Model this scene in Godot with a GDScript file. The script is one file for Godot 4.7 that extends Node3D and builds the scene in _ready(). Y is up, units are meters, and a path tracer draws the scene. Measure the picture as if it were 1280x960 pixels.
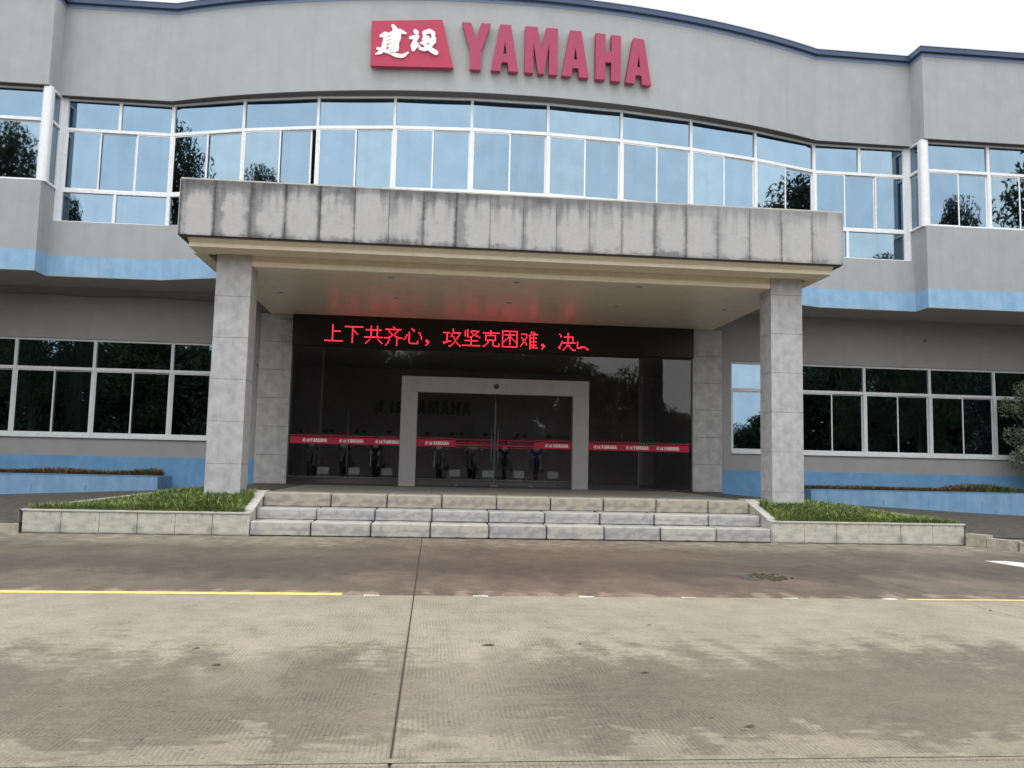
extends Node3D
# A two-storey showroom building with a bowed centre, seen across a concrete road under an overcast sky.

const DOOR_Y := 0.82          # level of the entrance platform
const SOFFIT := 6.35          # underside of the projecting upper storey
const BOW_R := 27.4           # radius of the bowed window line
const BOW_Z := 2.82
const WALL_R := 25.5          # radius of the bowed wall face
const WALL_Z := 3.18
const BAY := 2.08
const STR_WIN := 1.15
const STR_WALL := 1.36
const WING_WIN := 1.78
const WING_WALL := 2.0
const WING_X := 12.4

var rng := RandomNumberGenerator.new()
var M := {}
var taken := {}

# ---------------------------------------------------------------- naming
func numbered(called: String) -> String:
	if not taken.has(called):
		taken[called] = 0
		return called
	taken[called] += 1
	return "%s_%03d" % [called, taken[called]]

func tag(o: Node, label: String, category: String, group := "", kind := "") -> Node:
	if label: o.set_meta("label", label)
	if category: o.set_meta("category", category)
	if group: o.set_meta("group", group)
	if kind: o.set_meta("kind", kind)
	return o

func thing(called: String, label: String, category: String, at := Vector3.ZERO, turn := 0.0, group := "") -> Node3D:
	var o := Node3D.new()
	o.name = numbered(called)
	add_child(o)
	o.position = at
	o.rotation.y = turn
	tag(o, label, category, group)
	return o

func struct(called: String) -> Node3D:
	var o := Node3D.new()
	o.name = numbered(called)
	add_child(o)
	o.set_meta("kind", "structure")
	return o

func obj(called: String, mesh, material: Material, parent: Node = null) -> MeshInstance3D:
	var o := MeshInstance3D.new()
	if mesh is SurfaceTool:
		mesh.generate_normals()
		o.mesh = mesh.commit()
	else:
		o.mesh = mesh
	o.material_override = material
	if parent == null:
		o.name = numbered(called)
		add_child(o)
	else:
		o.name = called
		parent.add_child(o, true)
	return o

# ---------------------------------------------------------------- mesh helpers
func ST() -> SurfaceTool:
	var st := SurfaceTool.new()
	st.begin(Mesh.PRIMITIVE_TRIANGLES)
	st.set_smooth_group(-1)
	return st

func vert(st: SurfaceTool, p: Vector3, n: Vector3) -> void:
	var a := n.abs()
	var uv := Vector2(p.x, p.z)
	if a.z >= a.x and a.z >= a.y: uv = Vector2(p.x, -p.y)
	elif a.x >= a.y: uv = Vector2(p.z, -p.y)
	st.set_uv(uv)
	st.set_uv2(Vector2(p.x, p.z))
	st.add_vertex(p)

func tri(st: SurfaceTool, a: Vector3, b: Vector3, c: Vector3, out: Vector3) -> void:
	var n := (b - a).cross(c - a)
	if n.length_squared() < 1e-16: return
	if n.dot(out) > 0.0:          # front faces run clockwise
		var t := b
		b = c
		c = t
	vert(st, a, out)
	vert(st, b, out)
	vert(st, c, out)

func quad(st: SurfaceTool, a: Vector3, b: Vector3, c: Vector3, d: Vector3, out: Vector3) -> void:
	tri(st, a, b, c, out)
	tri(st, a, c, d, out)

func box(st: SurfaceTool, lo: Vector3, hi: Vector3, bevel := 0.0, xf := Transform3D.IDENTITY) -> void:
	var c := (lo + hi) * 0.5
	var h := (hi - lo) * 0.5
	var bv: float = minf(bevel, minf(h.x, minf(h.y, h.z)) * 0.9)
	for ax in 3:
		for s in [-1.0, 1.0]:
			var u := (ax + 1) % 3
			var w := (ax + 2) % 3
			var q := []
			for k in [[-1, -1], [1, -1], [1, 1], [-1, 1]]:
				var p := Vector3.ZERO
				p[ax] = s * h[ax]
				p[u] = k[0] * (h[u] - bv)
				p[w] = k[1] * (h[w] - bv)
				q.append(xf * (c + p))
			var n := Vector3.ZERO
			n[ax] = s
			quad(st, q[0], q[1], q[2], q[3], xf.basis * n)
	if bv <= 0.0: return
	for ax in 3:
		var u := (ax + 1) % 3
		var w := (ax + 2) % 3
		for su in [-1.0, 1.0]:
			for sw in [-1.0, 1.0]:
				var q := []
				for k in [[-1.0, 0], [1.0, 0], [1.0, 1], [-1.0, 1]]:
					var p := Vector3.ZERO
					p[ax] = k[0] * (h[ax] - bv)
					p[u] = su * (h[u] - (bv if k[1] == 1 else 0.0))
					p[w] = sw * (h[w] - (bv if k[1] == 0 else 0.0))
					q.append(xf * (c + p))
				var n := Vector3.ZERO
				n[u] = su
				n[w] = sw
				quad(st, q[0], q[1], q[2], q[3], xf.basis * n)
	for sx in [-1.0, 1.0]:
		for sy in [-1.0, 1.0]:
			for sz in [-1.0, 1.0]:
				var s := Vector3(sx, sy, sz)
				var a := c + Vector3(sx * h.x, sy * (h.y - bv), sz * (h.z - bv))
				var b := c + Vector3(sx * (h.x - bv), sy * h.y, sz * (h.z - bv))
				var d := c + Vector3(sx * (h.x - bv), sy * (h.y - bv), sz * h.z)
				tri(st, xf * a, xf * b, xf * d, xf.basis * s)

func bx(called: String, lo: Vector3, hi: Vector3, material: Material, parent: Node = null, bevel := 0.0) -> MeshInstance3D:
	var st := ST()
	box(st, lo, hi, bevel)
	return obj(called, st, material, parent)

func tube(st: SurfaceTool, pts: Array, radii: Array, sides := 8) -> void:
	var rings := []
	var side := Vector3.ZERO
	for i in pts.size():
		var d: Vector3 = (pts[mini(i + 1, pts.size() - 1)] - pts[maxi(i - 1, 0)]).normalized()
		if side == Vector3.ZERO:
			side = d.cross(Vector3.UP if absf(d.y) < 0.9 else Vector3.RIGHT).normalized()
		side = (side - d * side.dot(d)).normalized()
		var up := d.cross(side)
		var r := []
		for k in sides:
			var a := TAU * k / sides
			r.append(pts[i] + (side * cos(a) + up * sin(a)) * radii[i])
		rings.append(r)
	for i in pts.size() - 1:
		for k in sides:
			var k2 := (k + 1) % sides
			var out: Vector3 = rings[i][k] + rings[i][k2] - pts[i] * 2.0
			quad(st, rings[i][k], rings[i][k2], rings[i + 1][k2], rings[i + 1][k], out)
	for e in [0, pts.size() - 1]:
		var out: Vector3 = pts[0] - pts[1] if e == 0 else pts[e] - pts[e - 1]
		for k in range(1, sides - 1):
			tri(st, rings[e][0], rings[e][k], rings[e][k + 1], out)

# a solid of a flat outline (x, y) between z0 and z1
func prism(st: SurfaceTool, poly: PackedVector2Array, z0: float, z1: float, xf := Transform3D.IDENTITY) -> void:
	var idx := Geometry2D.triangulate_polygon(poly)
	for z in [z0, z1]:
		var out := Vector3(0, 0, 1 if z == z1 else -1)
		for i in range(0, idx.size(), 3):
			var p := []
			for k in 3: p.append(xf * Vector3(poly[idx[i + k]].x, poly[idx[i + k]].y, z))
			tri(st, p[0], p[1], p[2], xf.basis * out)
	var cw := Geometry2D.is_polygon_clockwise(poly)
	for i in poly.size():
		var a := poly[i]
		var b := poly[(i + 1) % poly.size()]
		var t := b - a
		var n := Vector2(t.y, -t.x) * (-1.0 if cw else 1.0)
		quad(st, xf * Vector3(a.x, a.y, z0), xf * Vector3(b.x, b.y, z0), xf * Vector3(b.x, b.y, z1), xf * Vector3(a.x, a.y, z1), xf.basis * Vector3(n.x, n.y, 0))

# a wall that follows a plan line (x, z), front face on the line, thickness towards -z
func wall_strip(line: Array, y0: float, y1: float, thick: float) -> SurfaceTool:
	var st := ST()
	var back := []
	for i in line.size():
		var t: Vector2 = (line[mini(i + 1, line.size() - 1)] - line[maxi(i - 1, 0)]).normalized()
		back.append(line[i] + Vector2(t.y, -t.x) * thick)
	for i in line.size() - 1:
		var a: Vector2 = line[i]
		var b: Vector2 = line[i + 1]
		var c: Vector2 = back[i + 1]
		var d: Vector2 = back[i]
		var t := (b - a).normalized()
		var out := Vector3(-t.y, 0, t.x)
		quad(st, Vector3(a.x, y0, a.y), Vector3(b.x, y0, b.y), Vector3(b.x, y1, b.y), Vector3(a.x, y1, a.y), out)
		quad(st, Vector3(d.x, y0, d.y), Vector3(c.x, y0, c.y), Vector3(c.x, y1, c.y), Vector3(d.x, y1, d.y), -out)
		for y in [y0, y1]:
			quad(st, Vector3(a.x, y, a.y), Vector3(b.x, y, b.y), Vector3(c.x, y, c.y), Vector3(d.x, y, d.y), Vector3(0, 1 if y == y1 else -1, 0))
	for e in [0, line.size() - 1]:
		var a: Vector2 = line[e]
		var d: Vector2 = back[e]
		var o: Vector2 = line[0] - line[1] if e == 0 else line[e] - line[e - 1]
		quad(st, Vector3(a.x, y0, a.y), Vector3(d.x, y0, d.y), Vector3(d.x, y1, d.y), Vector3(a.x, y1, a.y), Vector3(o.x, 0, o.y))
	return st

# ---------------------------------------------------------------- textures and materials
func lin(r: float, g: float, b: float) -> Color:
	return Color(r, g, b).linear_to_srgb()

func noise_bytes(w: int, h: int, freq: float, seed_: int, octaves := 4, stretch := Vector2.ONE) -> PackedByteArray:
	var n := FastNoiseLite.new()
	n.noise_type = FastNoiseLite.TYPE_SIMPLEX_SMOOTH
	n.seed = seed_
	n.frequency = freq
	n.fractal_octaves = octaves
	var sw := int(w * stretch.x)
	var sh := int(h * stretch.y)
	var im := n.get_seamless_image(maxi(sw, 8), maxi(sh, 8))
	im.convert(Image.FORMAT_L8)
	im.resize(w, h, Image.INTERPOLATE_CUBIC)
	return im.get_data()

func tex(im: Image) -> ImageTexture:
	return ImageTexture.create_from_image(im)

# greyscale texture that multiplies a colour: fine grain, blotches and streaks
func grain(size: int, seed_: int, fine: float, blotch: float, streak: float, base := 0.92) -> ImageTexture:
	var a := noise_bytes(size, size, 0.14, seed_, 3)
	var b := noise_bytes(size, size, 0.011, seed_ + 1, 5)
	var c := noise_bytes(size, size, 0.02, seed_ + 2, 4, Vector2(1.0, 0.08))
	var data := PackedByteArray()
	data.resize(size * size)
	for i in size * size:
		var v := base + (a[i] / 255.0 - 0.5) * fine + (b[i] / 255.0 - 0.5) * blotch + minf(0.0, c[i] / 255.0 - 0.5) * streak
		data[i] = int(clampf(v, 0.0, 1.0) * 255.0)
	return tex(Image.create_from_data(size, size, false, Image.FORMAT_L8, data))

func mat(called: String, c: Color, rough := 0.85, t: Texture2D = null, scale := 0.3, bump := 0.0) -> StandardMaterial3D:
	var m := StandardMaterial3D.new()
	m.resource_name = called
	m.albedo_color = c
	m.roughness = rough
	m.metallic_specular = 0.4
	if t:
		m.albedo_texture = t
		m.uv1_triplanar = true
		m.uv1_world_triplanar = true
		m.uv1_scale = Vector3.ONE * scale
		if bump > 0.0:
			m.heightmap_enabled = true
			m.heightmap_texture = t
			m.heightmap_scale = bump
	M[called] = m
	return m

func smooth(a: float, b: float, x: float) -> float:
	var t := clampf((x - a) / (b - a), 0.0, 1.0)
	return t * t * (3.0 - 2.0 * t)

# stains of the road in plan: 30 m across by 20 m deep, repeated to the sides
func road_stains() -> ImageTexture:
	var w := 2048
	var h := 1400
	var n1 := noise_bytes(w, h, 0.006, 11, 5, Vector2(1.0, 0.6))
	var n2 := noise_bytes(w, h, 0.035, 12, 5, Vector2(1.0, 0.45))
	var n3 := noise_bytes(w, h, 0.20, 13, 3)
	var n4 := noise_bytes(w, h, 0.09, 14, 4, Vector2(0.35, 1.0))
	var data := PackedByteArray()
	data.resize(w * h * 3)
	for j in h:
		var z := 7.0 + 20.0 * (j + 0.5) / h
		for i in w:
			var k := j * w + i
			var x := -15.0 + 30.0 * (i + 0.5) / w
			var a := n1[k] / 255.0 - 0.5
			var b := n2[k] / 255.0 - 0.5
			var c := n3[k] / 255.0 - 0.5
			var d := n4[k] / 255.0 - 0.5
			var v := 0.0
			var warm := 0.0
			if z < 14.4:
				v = 0.60 + a * 0.16 + b * 0.07 + d * 0.08
				warm = 0.45 + 0.55 * exp(-pow((x - 0.5) / 3.2, 2.0))
				var gut := 1.0 - smooth(8.3, 9.5, z + b * 2.0 + d)          # pale dusty gutter strip
				v += gut * (0.10 + 0.16 * smooth(-0.05, 0.2, d + b * 0.5))
				warm -= gut * 0.5
				var wet := smooth(10.3, 11.4, z + a * 1.6) * (1.0 - smooth(12.0, 13.6, z + a * 1.8 + b))
				v -= wet * (0.09 + 0.08 * a)
				v += 0.20 * smooth(14.0, 14.36, z + b * 0.7 + d * 0.4) * smooth(-0.2, 0.15, a + b)
			else:
				v = 0.86 + a * 0.10 + b * 0.08 + d * 0.07
				warm = 0.05
				var edge := 17.2 + a * 0.8 + b * 1.7 + d * 1.1 + c * 0.5
				var dark := smooth(edge - 0.45, edge + 0.85, z)
				dark *= 1.0 - 0.6 * exp(-pow((x + 1.55 + d * 0.6) / 0.5, 2.0))
				dark *= 1.0 - 0.55 * exp(-pow((x + 3.1 + b) / 0.28, 2.0)) * (1.0 - smooth(18.0, 18.9, z))
				dark *= 1.0 - smooth(19.35, 19.7, z + b * 1.2 + d) * 0.65
				dark *= 0.78 + 0.9 * smooth(-0.25, 0.2, d + b * 0.4) * 0.25
				v -= dark * (0.245 + 0.10 * b)
				warm += dark * 0.25
			v += c * 0.10
			v -= 0.25 * smooth(0.30, 0.36, c + d * 0.2)
			v = clampf(v, 0.1, 1.0)
			data[k * 3] = int(v * 255.0)
			data[k * 3 + 1] = int(v * lerpf(0.955, 0.865, warm) * 255.0)
			data[k * 3 + 2] = int(v * lerpf(0.875, 0.775, warm) * 255.0)
	return tex(Image.create_from_data(w, h, false, Image.FORMAT_RGB8, data))

# tamped grooves of the concrete, 3 m square
func road_grooves() -> ImageTexture:
	var s := 1536
	var a := noise_bytes(s, s, 0.16, 21, 3)
	var m := noise_bytes(s, s, 0.05, 25, 4)
	var b := noise_bytes(s, s, 0.004, 22, 3)
	var wv := noise_bytes(s, s, 0.003, 23, 2)
	var data := PackedByteArray()
	data.resize(s * s)
	for j in s:
		for i in s:
			var k := j * s + i
			var ph := (float(i) + (wv[k] - 128) * 0.03) / s * 96.0
			var g := pow(0.5 + 0.5 * cos(TAU * ph), 3.0) * smooth(0.30, 0.80, b[k] / 255.0) * (0.5 + a[k] / 255.0)
			var v := 0.90 + (a[k] / 255.0 - 0.5) * 0.30 + (m[k] / 255.0 - 0.5) * 0.14 - g * 0.12
			data[k] = int(clampf(v, 0.0, 1.0) * 255.0)
	return tex(Image.create_from_data(s, s, false, Image.FORMAT_L8, data))

# rain streaks of the canopy fascia, u over its whole length, v down its height
func fascia_stains() -> ImageTexture:
	var w := 2048
	var h := 256
	var n1 := noise_bytes(w, h, 0.010, 31, 4)
	var n2 := noise_bytes(w, h, 0.03, 32, 4, Vector2(1.0, 0.06))
	var n3 := noise_bytes(w, h, 0.05, 33, 4)
	var r := RandomNumberGenerator.new()
	r.seed = 5
	var blob := []
	for i in 21: blob.append([r.randf_range(0.40, 0.62), r.randf_range(0.55, 0.72), r.randf_range(0.75, 1.25), r.randf(), r.randf()])
	var data := PackedByteArray()
	data.resize(w * h * 3)
	for j in h:
		var v := (j + 0.5) / h
		for i in w:
			var k := j * w + i
			var u := (i + 0.5) / w
			var a := n1[k] / 255.0 - 0.5
			var b := n2[k] / 255.0 - 0.5
			var c := n3[k] / 255.0 - 0.5
			var t := u * 20.0
			var p: Array = blob[int(t)]
			var x := t - floorf(t)
			var left := 1.0 - smooth(0.45, 0.80, u)             # the left half is dirtier
			# each slab is washed pale in the middle, grime stays at its top and along the joints
			var e: float = pow(absf(x - p[0]) / (0.50 * p[2]), 2.6) + pow(absf(v - p[1]) / (0.52 if v < p[1] else 0.42), 2.6)
			var grime: float = smooth(0.35, 1.35, e + a * 0.9 + c * 0.5 + b * 0.9) * (0.35 + 0.65 * left + 0.25 * p[3])
			var s: float = 0.90 - grime * 0.19
			s -= 0.13 * (1.0 - smooth(0.0, 0.10 + 0.25 * p[4], v + a * 0.25)) * (0.5 + 0.5 * left)
			var run: float = smooth(0.05, 0.30, b + 0.1) * (1.0 - smooth(0.1, 0.75, v + a * 0.5))
			s -= run * (0.04 + 0.05 * left)
			var je := minf(x, 1.0 - x)
			s -= (0.04 + 0.20 * p[3] * p[3]) * (1.0 - smooth(0.005, 0.04 + 0.07 * p[4], je + c * 0.08)) * smooth(0.0, 0.5, v + 0.3 * p[4])
			s -= 0.16 * smooth(0.90, 1.0, v + a * 0.15 + c * 0.1)
			s += c * 0.05
			s = clampf(s, 0.12, 1.0)
			data[k * 3] = int(s * 255.0)
			data[k * 3 + 1] = int(s * 0.995 * 255.0)
			data[k * 3 + 2] = int(s * (0.99 + 0.01 * grime) * 255.0)
	return tex(Image.create_from_data(w, h, false, Image.FORMAT_RGB8, data))

# quieter panels of the planters: soft tone, a few drips from the cap, grime at the foot
func panel_stains(seed_: int) -> ImageTexture:
	var w := 512
	var h := 256
	var n1 := noise_bytes(w, h, 0.008, seed_, 4)
	var n2 := noise_bytes(w, h, 0.035, seed_ + 1, 4, Vector2(1.0, 0.07))
	var n3 := noise_bytes(w, h, 0.13, seed_ + 2, 3)
	var data := PackedByteArray()
	data.resize(w * h * 3)
	for j in h:
		var v := (j + 0.5) / h
		for i in w:
			var k := j * w + i
			var a := n1[k] / 255.0 - 0.5
			var b := n2[k] / 255.0 - 0.5
			var c := n3[k] / 255.0 - 0.5
			var s := 0.95 + a * 0.20 + c * 0.06
			var e := minf((i + 0.5) / w, 1.0 - (i + 0.5) / w)
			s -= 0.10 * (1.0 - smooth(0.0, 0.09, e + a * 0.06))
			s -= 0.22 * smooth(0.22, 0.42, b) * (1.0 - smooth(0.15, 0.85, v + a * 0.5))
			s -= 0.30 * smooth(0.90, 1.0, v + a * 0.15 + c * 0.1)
			s = clampf(s, 0.1, 1.0)
			data[k * 3] = int(s * 255.0)
			data[k * 3 + 1] = int(s * 0.995 * 255.0)
			data[k * 3 + 2] = int(s * 0.955 * 255.0)
	return tex(Image.create_from_data(w, h, false, Image.FORMAT_RGB8, data))

# dirt of step and planter stones: grime creeps down from the top and up from the foot
func stone_stains(seed_: int, green: float) -> ImageTexture:
	var w := 512
	var h := 256
	var n1 := noise_bytes(w, h, 0.009, seed_, 5, Vector2(1.0, 0.3))
	var n2 := noise_bytes(w, h, 0.018, seed_ + 1, 5, Vector2(0.8, 0.3))
	var n3 := noise_bytes(w, h, 0.2, seed_ + 2, 3, Vector2(1.0, 0.4))
	var data := PackedByteArray()
	data.resize(w * h * 3)
	for j in h:
		var v := (j + 0.5) / h
		for i in w:
			var k := j * w + i
			var a := n1[k] / 255.0 - 0.5
			var b := n2[k] / 255.0 - 0.5
			var c := n3[k] / 255.0 - 0.5
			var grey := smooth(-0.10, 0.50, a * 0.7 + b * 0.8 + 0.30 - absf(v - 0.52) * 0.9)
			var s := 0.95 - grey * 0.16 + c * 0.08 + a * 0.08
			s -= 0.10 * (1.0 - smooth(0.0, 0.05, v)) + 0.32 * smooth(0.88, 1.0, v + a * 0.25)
			s = clampf(s, 0.1, 1.0)
			data[k * 3] = int(s * (1.0 - 0.05 * green) * 255.0)
			data[k * 3 + 1] = int(s * (0.985 + 0.01 * green) * 255.0)
			data[k * 3 + 2] = int(s * (0.965 - 0.05 * green + 0.045 * grey) * 255.0)
	return tex(Image.create_from_data(w, h, false, Image.FORMAT_RGB8, data))

func blue_paint() -> ImageTexture:
	var s := 512
	var n1 := noise_bytes(s, s, 0.010, 41, 5)
	var n2 := noise_bytes(s, s, 0.02, 42, 4, Vector2(1.0, 0.1))
	var n3 := noise_bytes(s, s, 0.09, 43, 3)
	var data := PackedByteArray()
	data.resize(s * s * 3)
	for k in s * s:
		var a := n1[k] / 255.0 - 0.5
		var b := n2[k] / 255.0 - 0.5
		var chip := smooth(0.27, 0.33, n3[k] / 255.0 - 0.5 + a * 0.3)
		var v := 0.95 + a * 0.07 + b * 0.07
		data[k * 3] = int(clampf(v * 0.97 + chip * 0.06 + a * 0.05, 0, 1) * 255.0)
		data[k * 3 + 1] = int(clampf(v + chip * 0.05, 0, 1) * 255.0)
		data[k * 3 + 2] = int(clampf(v * 1.03, 0, 1) * 255.0)
	return tex(Image.create_from_data(s, s, false, Image.FORMAT_RGB8, data))

func sky_panorama() -> ImageTexture:
	var w := 1024
	var h := 512
	var n := noise_bytes(w, h, 0.006, 51, 5, Vector2(1.0, 0.5))
	var n2 := noise_bytes(w, h, 0.02, 52, 4, Vector2(1.0, 0.4))
	var im := Image.create(w, h, false, Image.FORMAT_RGBF)
	for j in h:
		var el := (0.5 - (j + 0.5) / h) * PI
		var up := clampf(sin(el), 0.0, 1.0)
		for i in w:
			var k := j * w + i
			var c := 1.0 + ((n[k] / 255.0 - 0.5) * 0.22 + (n2[k] / 255.0 - 0.5) * 0.06) * smooth(0.0, 0.25, up)
			var l := (0.94 + 0.22 * up) * c
			im.set_pixel(i, j, Color(l * lerpf(0.985, 0.95, up), l * lerpf(0.995, 0.985, up), l * lerpf(1.0, 1.035, up)))
	return tex(im)

func make_materials() -> void:
	var plaster := grain(512, 61, 0.025, 0.05, 0.05, 0.97)
	var stone := grain(512, 64, 0.10, 0.17, 0.10, 0.93)
	var coarse := grain(512, 67, 0.40, 0.30, 0.0, 0.80)
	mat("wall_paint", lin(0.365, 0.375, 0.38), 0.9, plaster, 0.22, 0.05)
	mat("wall_shade_paint", lin(0.30, 0.295, 0.295), 0.9, plaster, 0.22, 0.05)  # darker copy of wall_paint, shade under the overhang put into the colour
	var bl := blue_paint()
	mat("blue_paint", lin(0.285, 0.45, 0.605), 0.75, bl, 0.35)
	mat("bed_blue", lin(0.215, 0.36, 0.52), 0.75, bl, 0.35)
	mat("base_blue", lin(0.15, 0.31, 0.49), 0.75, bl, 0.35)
	mat("coping_blue", lin(0.055, 0.085, 0.15), 0.6, plaster, 0.5)
	mat("coping_edge_blue", lin(0.22, 0.29, 0.44), 0.6, plaster, 0.5)
	mat("coping_top", lin(0.72, 0.74, 0.78), 0.6, plaster, 0.5)
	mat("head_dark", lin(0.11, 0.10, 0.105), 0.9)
	mat("cream", lin(0.80, 0.72, 0.56), 0.8, plaster, 0.4)
	var ce := mat("ceiling_paint", lin(0.86, 0.77, 0.60), 0.33, plaster, 0.3)
	ce.metallic_specular = 0.7
	mat("soffit_paint", lin(0.40, 0.39, 0.37), 0.9, plaster, 0.3)
	mat("tile_grey", lin(0.50, 0.495, 0.505), 0.6, stone, 0.55)
	mat("tile_grey_dark", lin(0.42, 0.415, 0.415), 0.6, stone, 0.47)
	mat("tile_joint", lin(0.17, 0.17, 0.165), 0.95)
	mat("portal_tile", lin(0.34, 0.33, 0.335), 0.55, plaster, 0.5)
	mat("white_frame", lin(0.80, 0.81, 0.83), 0.4, plaster, 0.8)
	mat("dull_frame", lin(0.66, 0.67, 0.68), 0.45, plaster, 0.8)
	mat("dark_frame", lin(0.035, 0.035, 0.036), 0.4)
	var f := mat("fascia", lin(0.52, 0.52, 0.525), 0.75)
	f.albedo_texture = fascia_stains()
	for i in 3:
		var m := mat("stone_%d" % i, [lin(0.54, 0.53, 0.505), lin(0.51, 0.51, 0.50), lin(0.54, 0.52, 0.485)][i], 0.8)
		m.albedo_texture = stone_stains(70 + i * 5, [0.15, 0.0, 0.25][i])
	var up := mat("stone_upper", lin(0.45, 0.415, 0.36), 0.85)
	up.albedo_texture = stone_stains(92, 0.2)
	mat("planter_panel", lin(0.54, 0.53, 0.505), 0.8).albedo_texture = panel_stains(120)
	mat("stone_dark", lin(0.47, 0.478, 0.475), 0.8).albedo_texture = stone_stains(130, 0.0)
	mat("cap_stone", lin(0.56, 0.55, 0.50), 0.8, stone, 0.6)
	mat("paving", lin(0.235, 0.225, 0.20), 0.55, stone, 0.4)
	var road := mat("road", lin(0.47, 0.455, 0.425), 0.82)
	road.albedo_texture = road_grooves()
	road.heightmap_enabled = true
	road.heightmap_texture = road.albedo_texture
	road.heightmap_scale = 0.10
	road.uv1_scale = Vector3(1.0 / 3.0, 1.0 / 3.0, 1)
	road.detail_enabled = true
	road.detail_blend_mode = BaseMaterial3D.BLEND_MODE_MUL
	road.detail_uv_layer = BaseMaterial3D.DETAIL_UV_2
	road.detail_albedo = road_stains()
	road.uv2_scale = Vector3(1.0 / 30.0, 1.0 / 20.0, 1)
	road.uv2_offset = Vector3(0.5, -7.0 / 20.0, 0)
	mat("joint_dirt", lin(0.045, 0.04, 0.035), 0.95)
	mat("asphalt", lin(0.115, 0.10, 0.085), 0.9, coarse, 0.5, 0.3)
	mat("ground", lin(0.10, 0.10, 0.06), 0.95, coarse, 0.15)
	mat("kerb_stone", lin(0.60, 0.55, 0.46), 0.85, coarse, 0.7, 0.4)
	mat("yellow_line", lin(0.78, 0.62, 0.19), 0.7, stone, 0.8)
	mat("pale_yellow", lin(0.66, 0.55, 0.24), 0.7, stone, 0.8)
	mat("white_line", lin(0.72, 0.70, 0.66), 0.7, grain(256, 75, 0.3, 0.3, 0.0, 0.9), 0.9)
	mat("worn_yellow", lin(0.33, 0.30, 0.215), 0.8, coarse, 1.0)
	mat("soil", lin(0.17, 0.105, 0.065), 0.95, coarse, 0.9, 1.0)
	var smudge := grain(512, 81, 0.02, 0.07, 0.07, 0.97)
	var glass := mat("mirror_glass", lin(0.188, 0.27, 0.342), 0.015, smudge, 0.16)
	glass.metallic = 1.0
	var g2 := mat("mirror_glass_pale", lin(0.215, 0.298, 0.362), 0.02, smudge, 0.21)
	g2.metallic = 1.0
	var g3 := mat("mirror_glass_deep", lin(0.168, 0.25, 0.328), 0.015, smudge, 0.13)
	g3.metallic = 1.0
	var dg := mat("dark_glass", Color(0.03, 0.03, 0.033, 0.15), 0.02)
	dg.transparency = BaseMaterial3D.TRANSPARENCY_ALPHA
	mat("glass_edge", lin(0.10, 0.12, 0.12), 0.2)
	mat("chrome", lin(0.35, 0.35, 0.36), 0.3).metallic = 1.0
	mat("red_film", lin(0.42, 0.012, 0.04), 0.5)
	mat("red_film_thin", lin(0.33, 0.016, 0.04), 0.5)
	mat("film_print", lin(0.75, 0.68, 0.68), 0.6)
	mat("sign_red", lin(0.41, 0.035, 0.085), 0.5, plaster, 0.8)
	mat("letter_red", lin(0.35, 0.045, 0.11), 0.5, plaster, 0.8)
	mat("sign_white", lin(0.85, 0.82, 0.80), 0.55)
	mat("led_board", lin(0.012, 0.011, 0.010), 0.45)
	var led := mat("led_dot", lin(0.5, 0.05, 0.08), 0.5)
	led.emission_enabled = true
	led.emission = Color(1.0, 0.17, 0.25)
	led.emission_energy_multiplier = 3.6
	mat("room_wall", lin(0.42, 0.385, 0.41), 0.9, plaster, 0.4)
	mat("room_floor", lin(0.16, 0.16, 0.16), 0.3, plaster, 0.4)
	mat("room_letter", lin(0.13, 0.12, 0.13), 0.6)
	mat("placard", lin(0.42, 0.45, 0.45), 0.6)
	mat("rubber", lin(0.02, 0.02, 0.02), 0.8)
	mat("engine", lin(0.12, 0.12, 0.12), 0.4)
	mat("seat_vinyl", lin(0.025, 0.025, 0.025), 0.6)
	mat("lamp_lens", lin(0.30, 0.31, 0.31), 0.15)
	mat("body_black", lin(0.03, 0.03, 0.035), 0.25)
	mat("body_blue", lin(0.03, 0.05, 0.14), 0.25)
	mat("body_silver", lin(0.13, 0.14, 0.13), 0.3)
	mat("bark", lin(0.09, 0.07, 0.05), 0.95, coarse, 1.0, 1.0)
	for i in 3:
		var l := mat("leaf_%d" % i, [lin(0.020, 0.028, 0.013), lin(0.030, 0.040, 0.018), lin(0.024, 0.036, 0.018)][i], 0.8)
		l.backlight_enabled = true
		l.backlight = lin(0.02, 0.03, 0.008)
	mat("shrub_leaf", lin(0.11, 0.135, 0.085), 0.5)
	mat("grass_blade", Color.WHITE, 0.7).vertex_color_use_as_albedo = true
	mat("dry_leaf", lin(0.09, 0.06, 0.04), 0.8)
	var wet := mat("wet_patch", lin(0.075, 0.068, 0.055), 0.06)
	wet.metallic_specular = 0.5
	mat("moss", lin(0.105, 0.095, 0.05), 0.9, coarse, 2.0, 1.0)
	mat("grey_pipe", lin(0.20, 0.20, 0.195), 0.5)

# ---------------------------------------------------------------- plan lines
func bow_win(x: float) -> float: return BOW_Z - (BOW_R - sqrt(BOW_R * BOW_R - x * x))
func bow_wall(x: float) -> float: return WALL_Z - (WALL_R - sqrt(WALL_R * WALL_R - x * x))

func bow_line(f: Callable, x0: float, x1: float, n: int) -> Array:
	var l := []
	for i in n + 1:
		var x := lerpf(x0, x1, float(i) / n)
		l.append(Vector2(x, f.call(x)))
	return l

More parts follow.
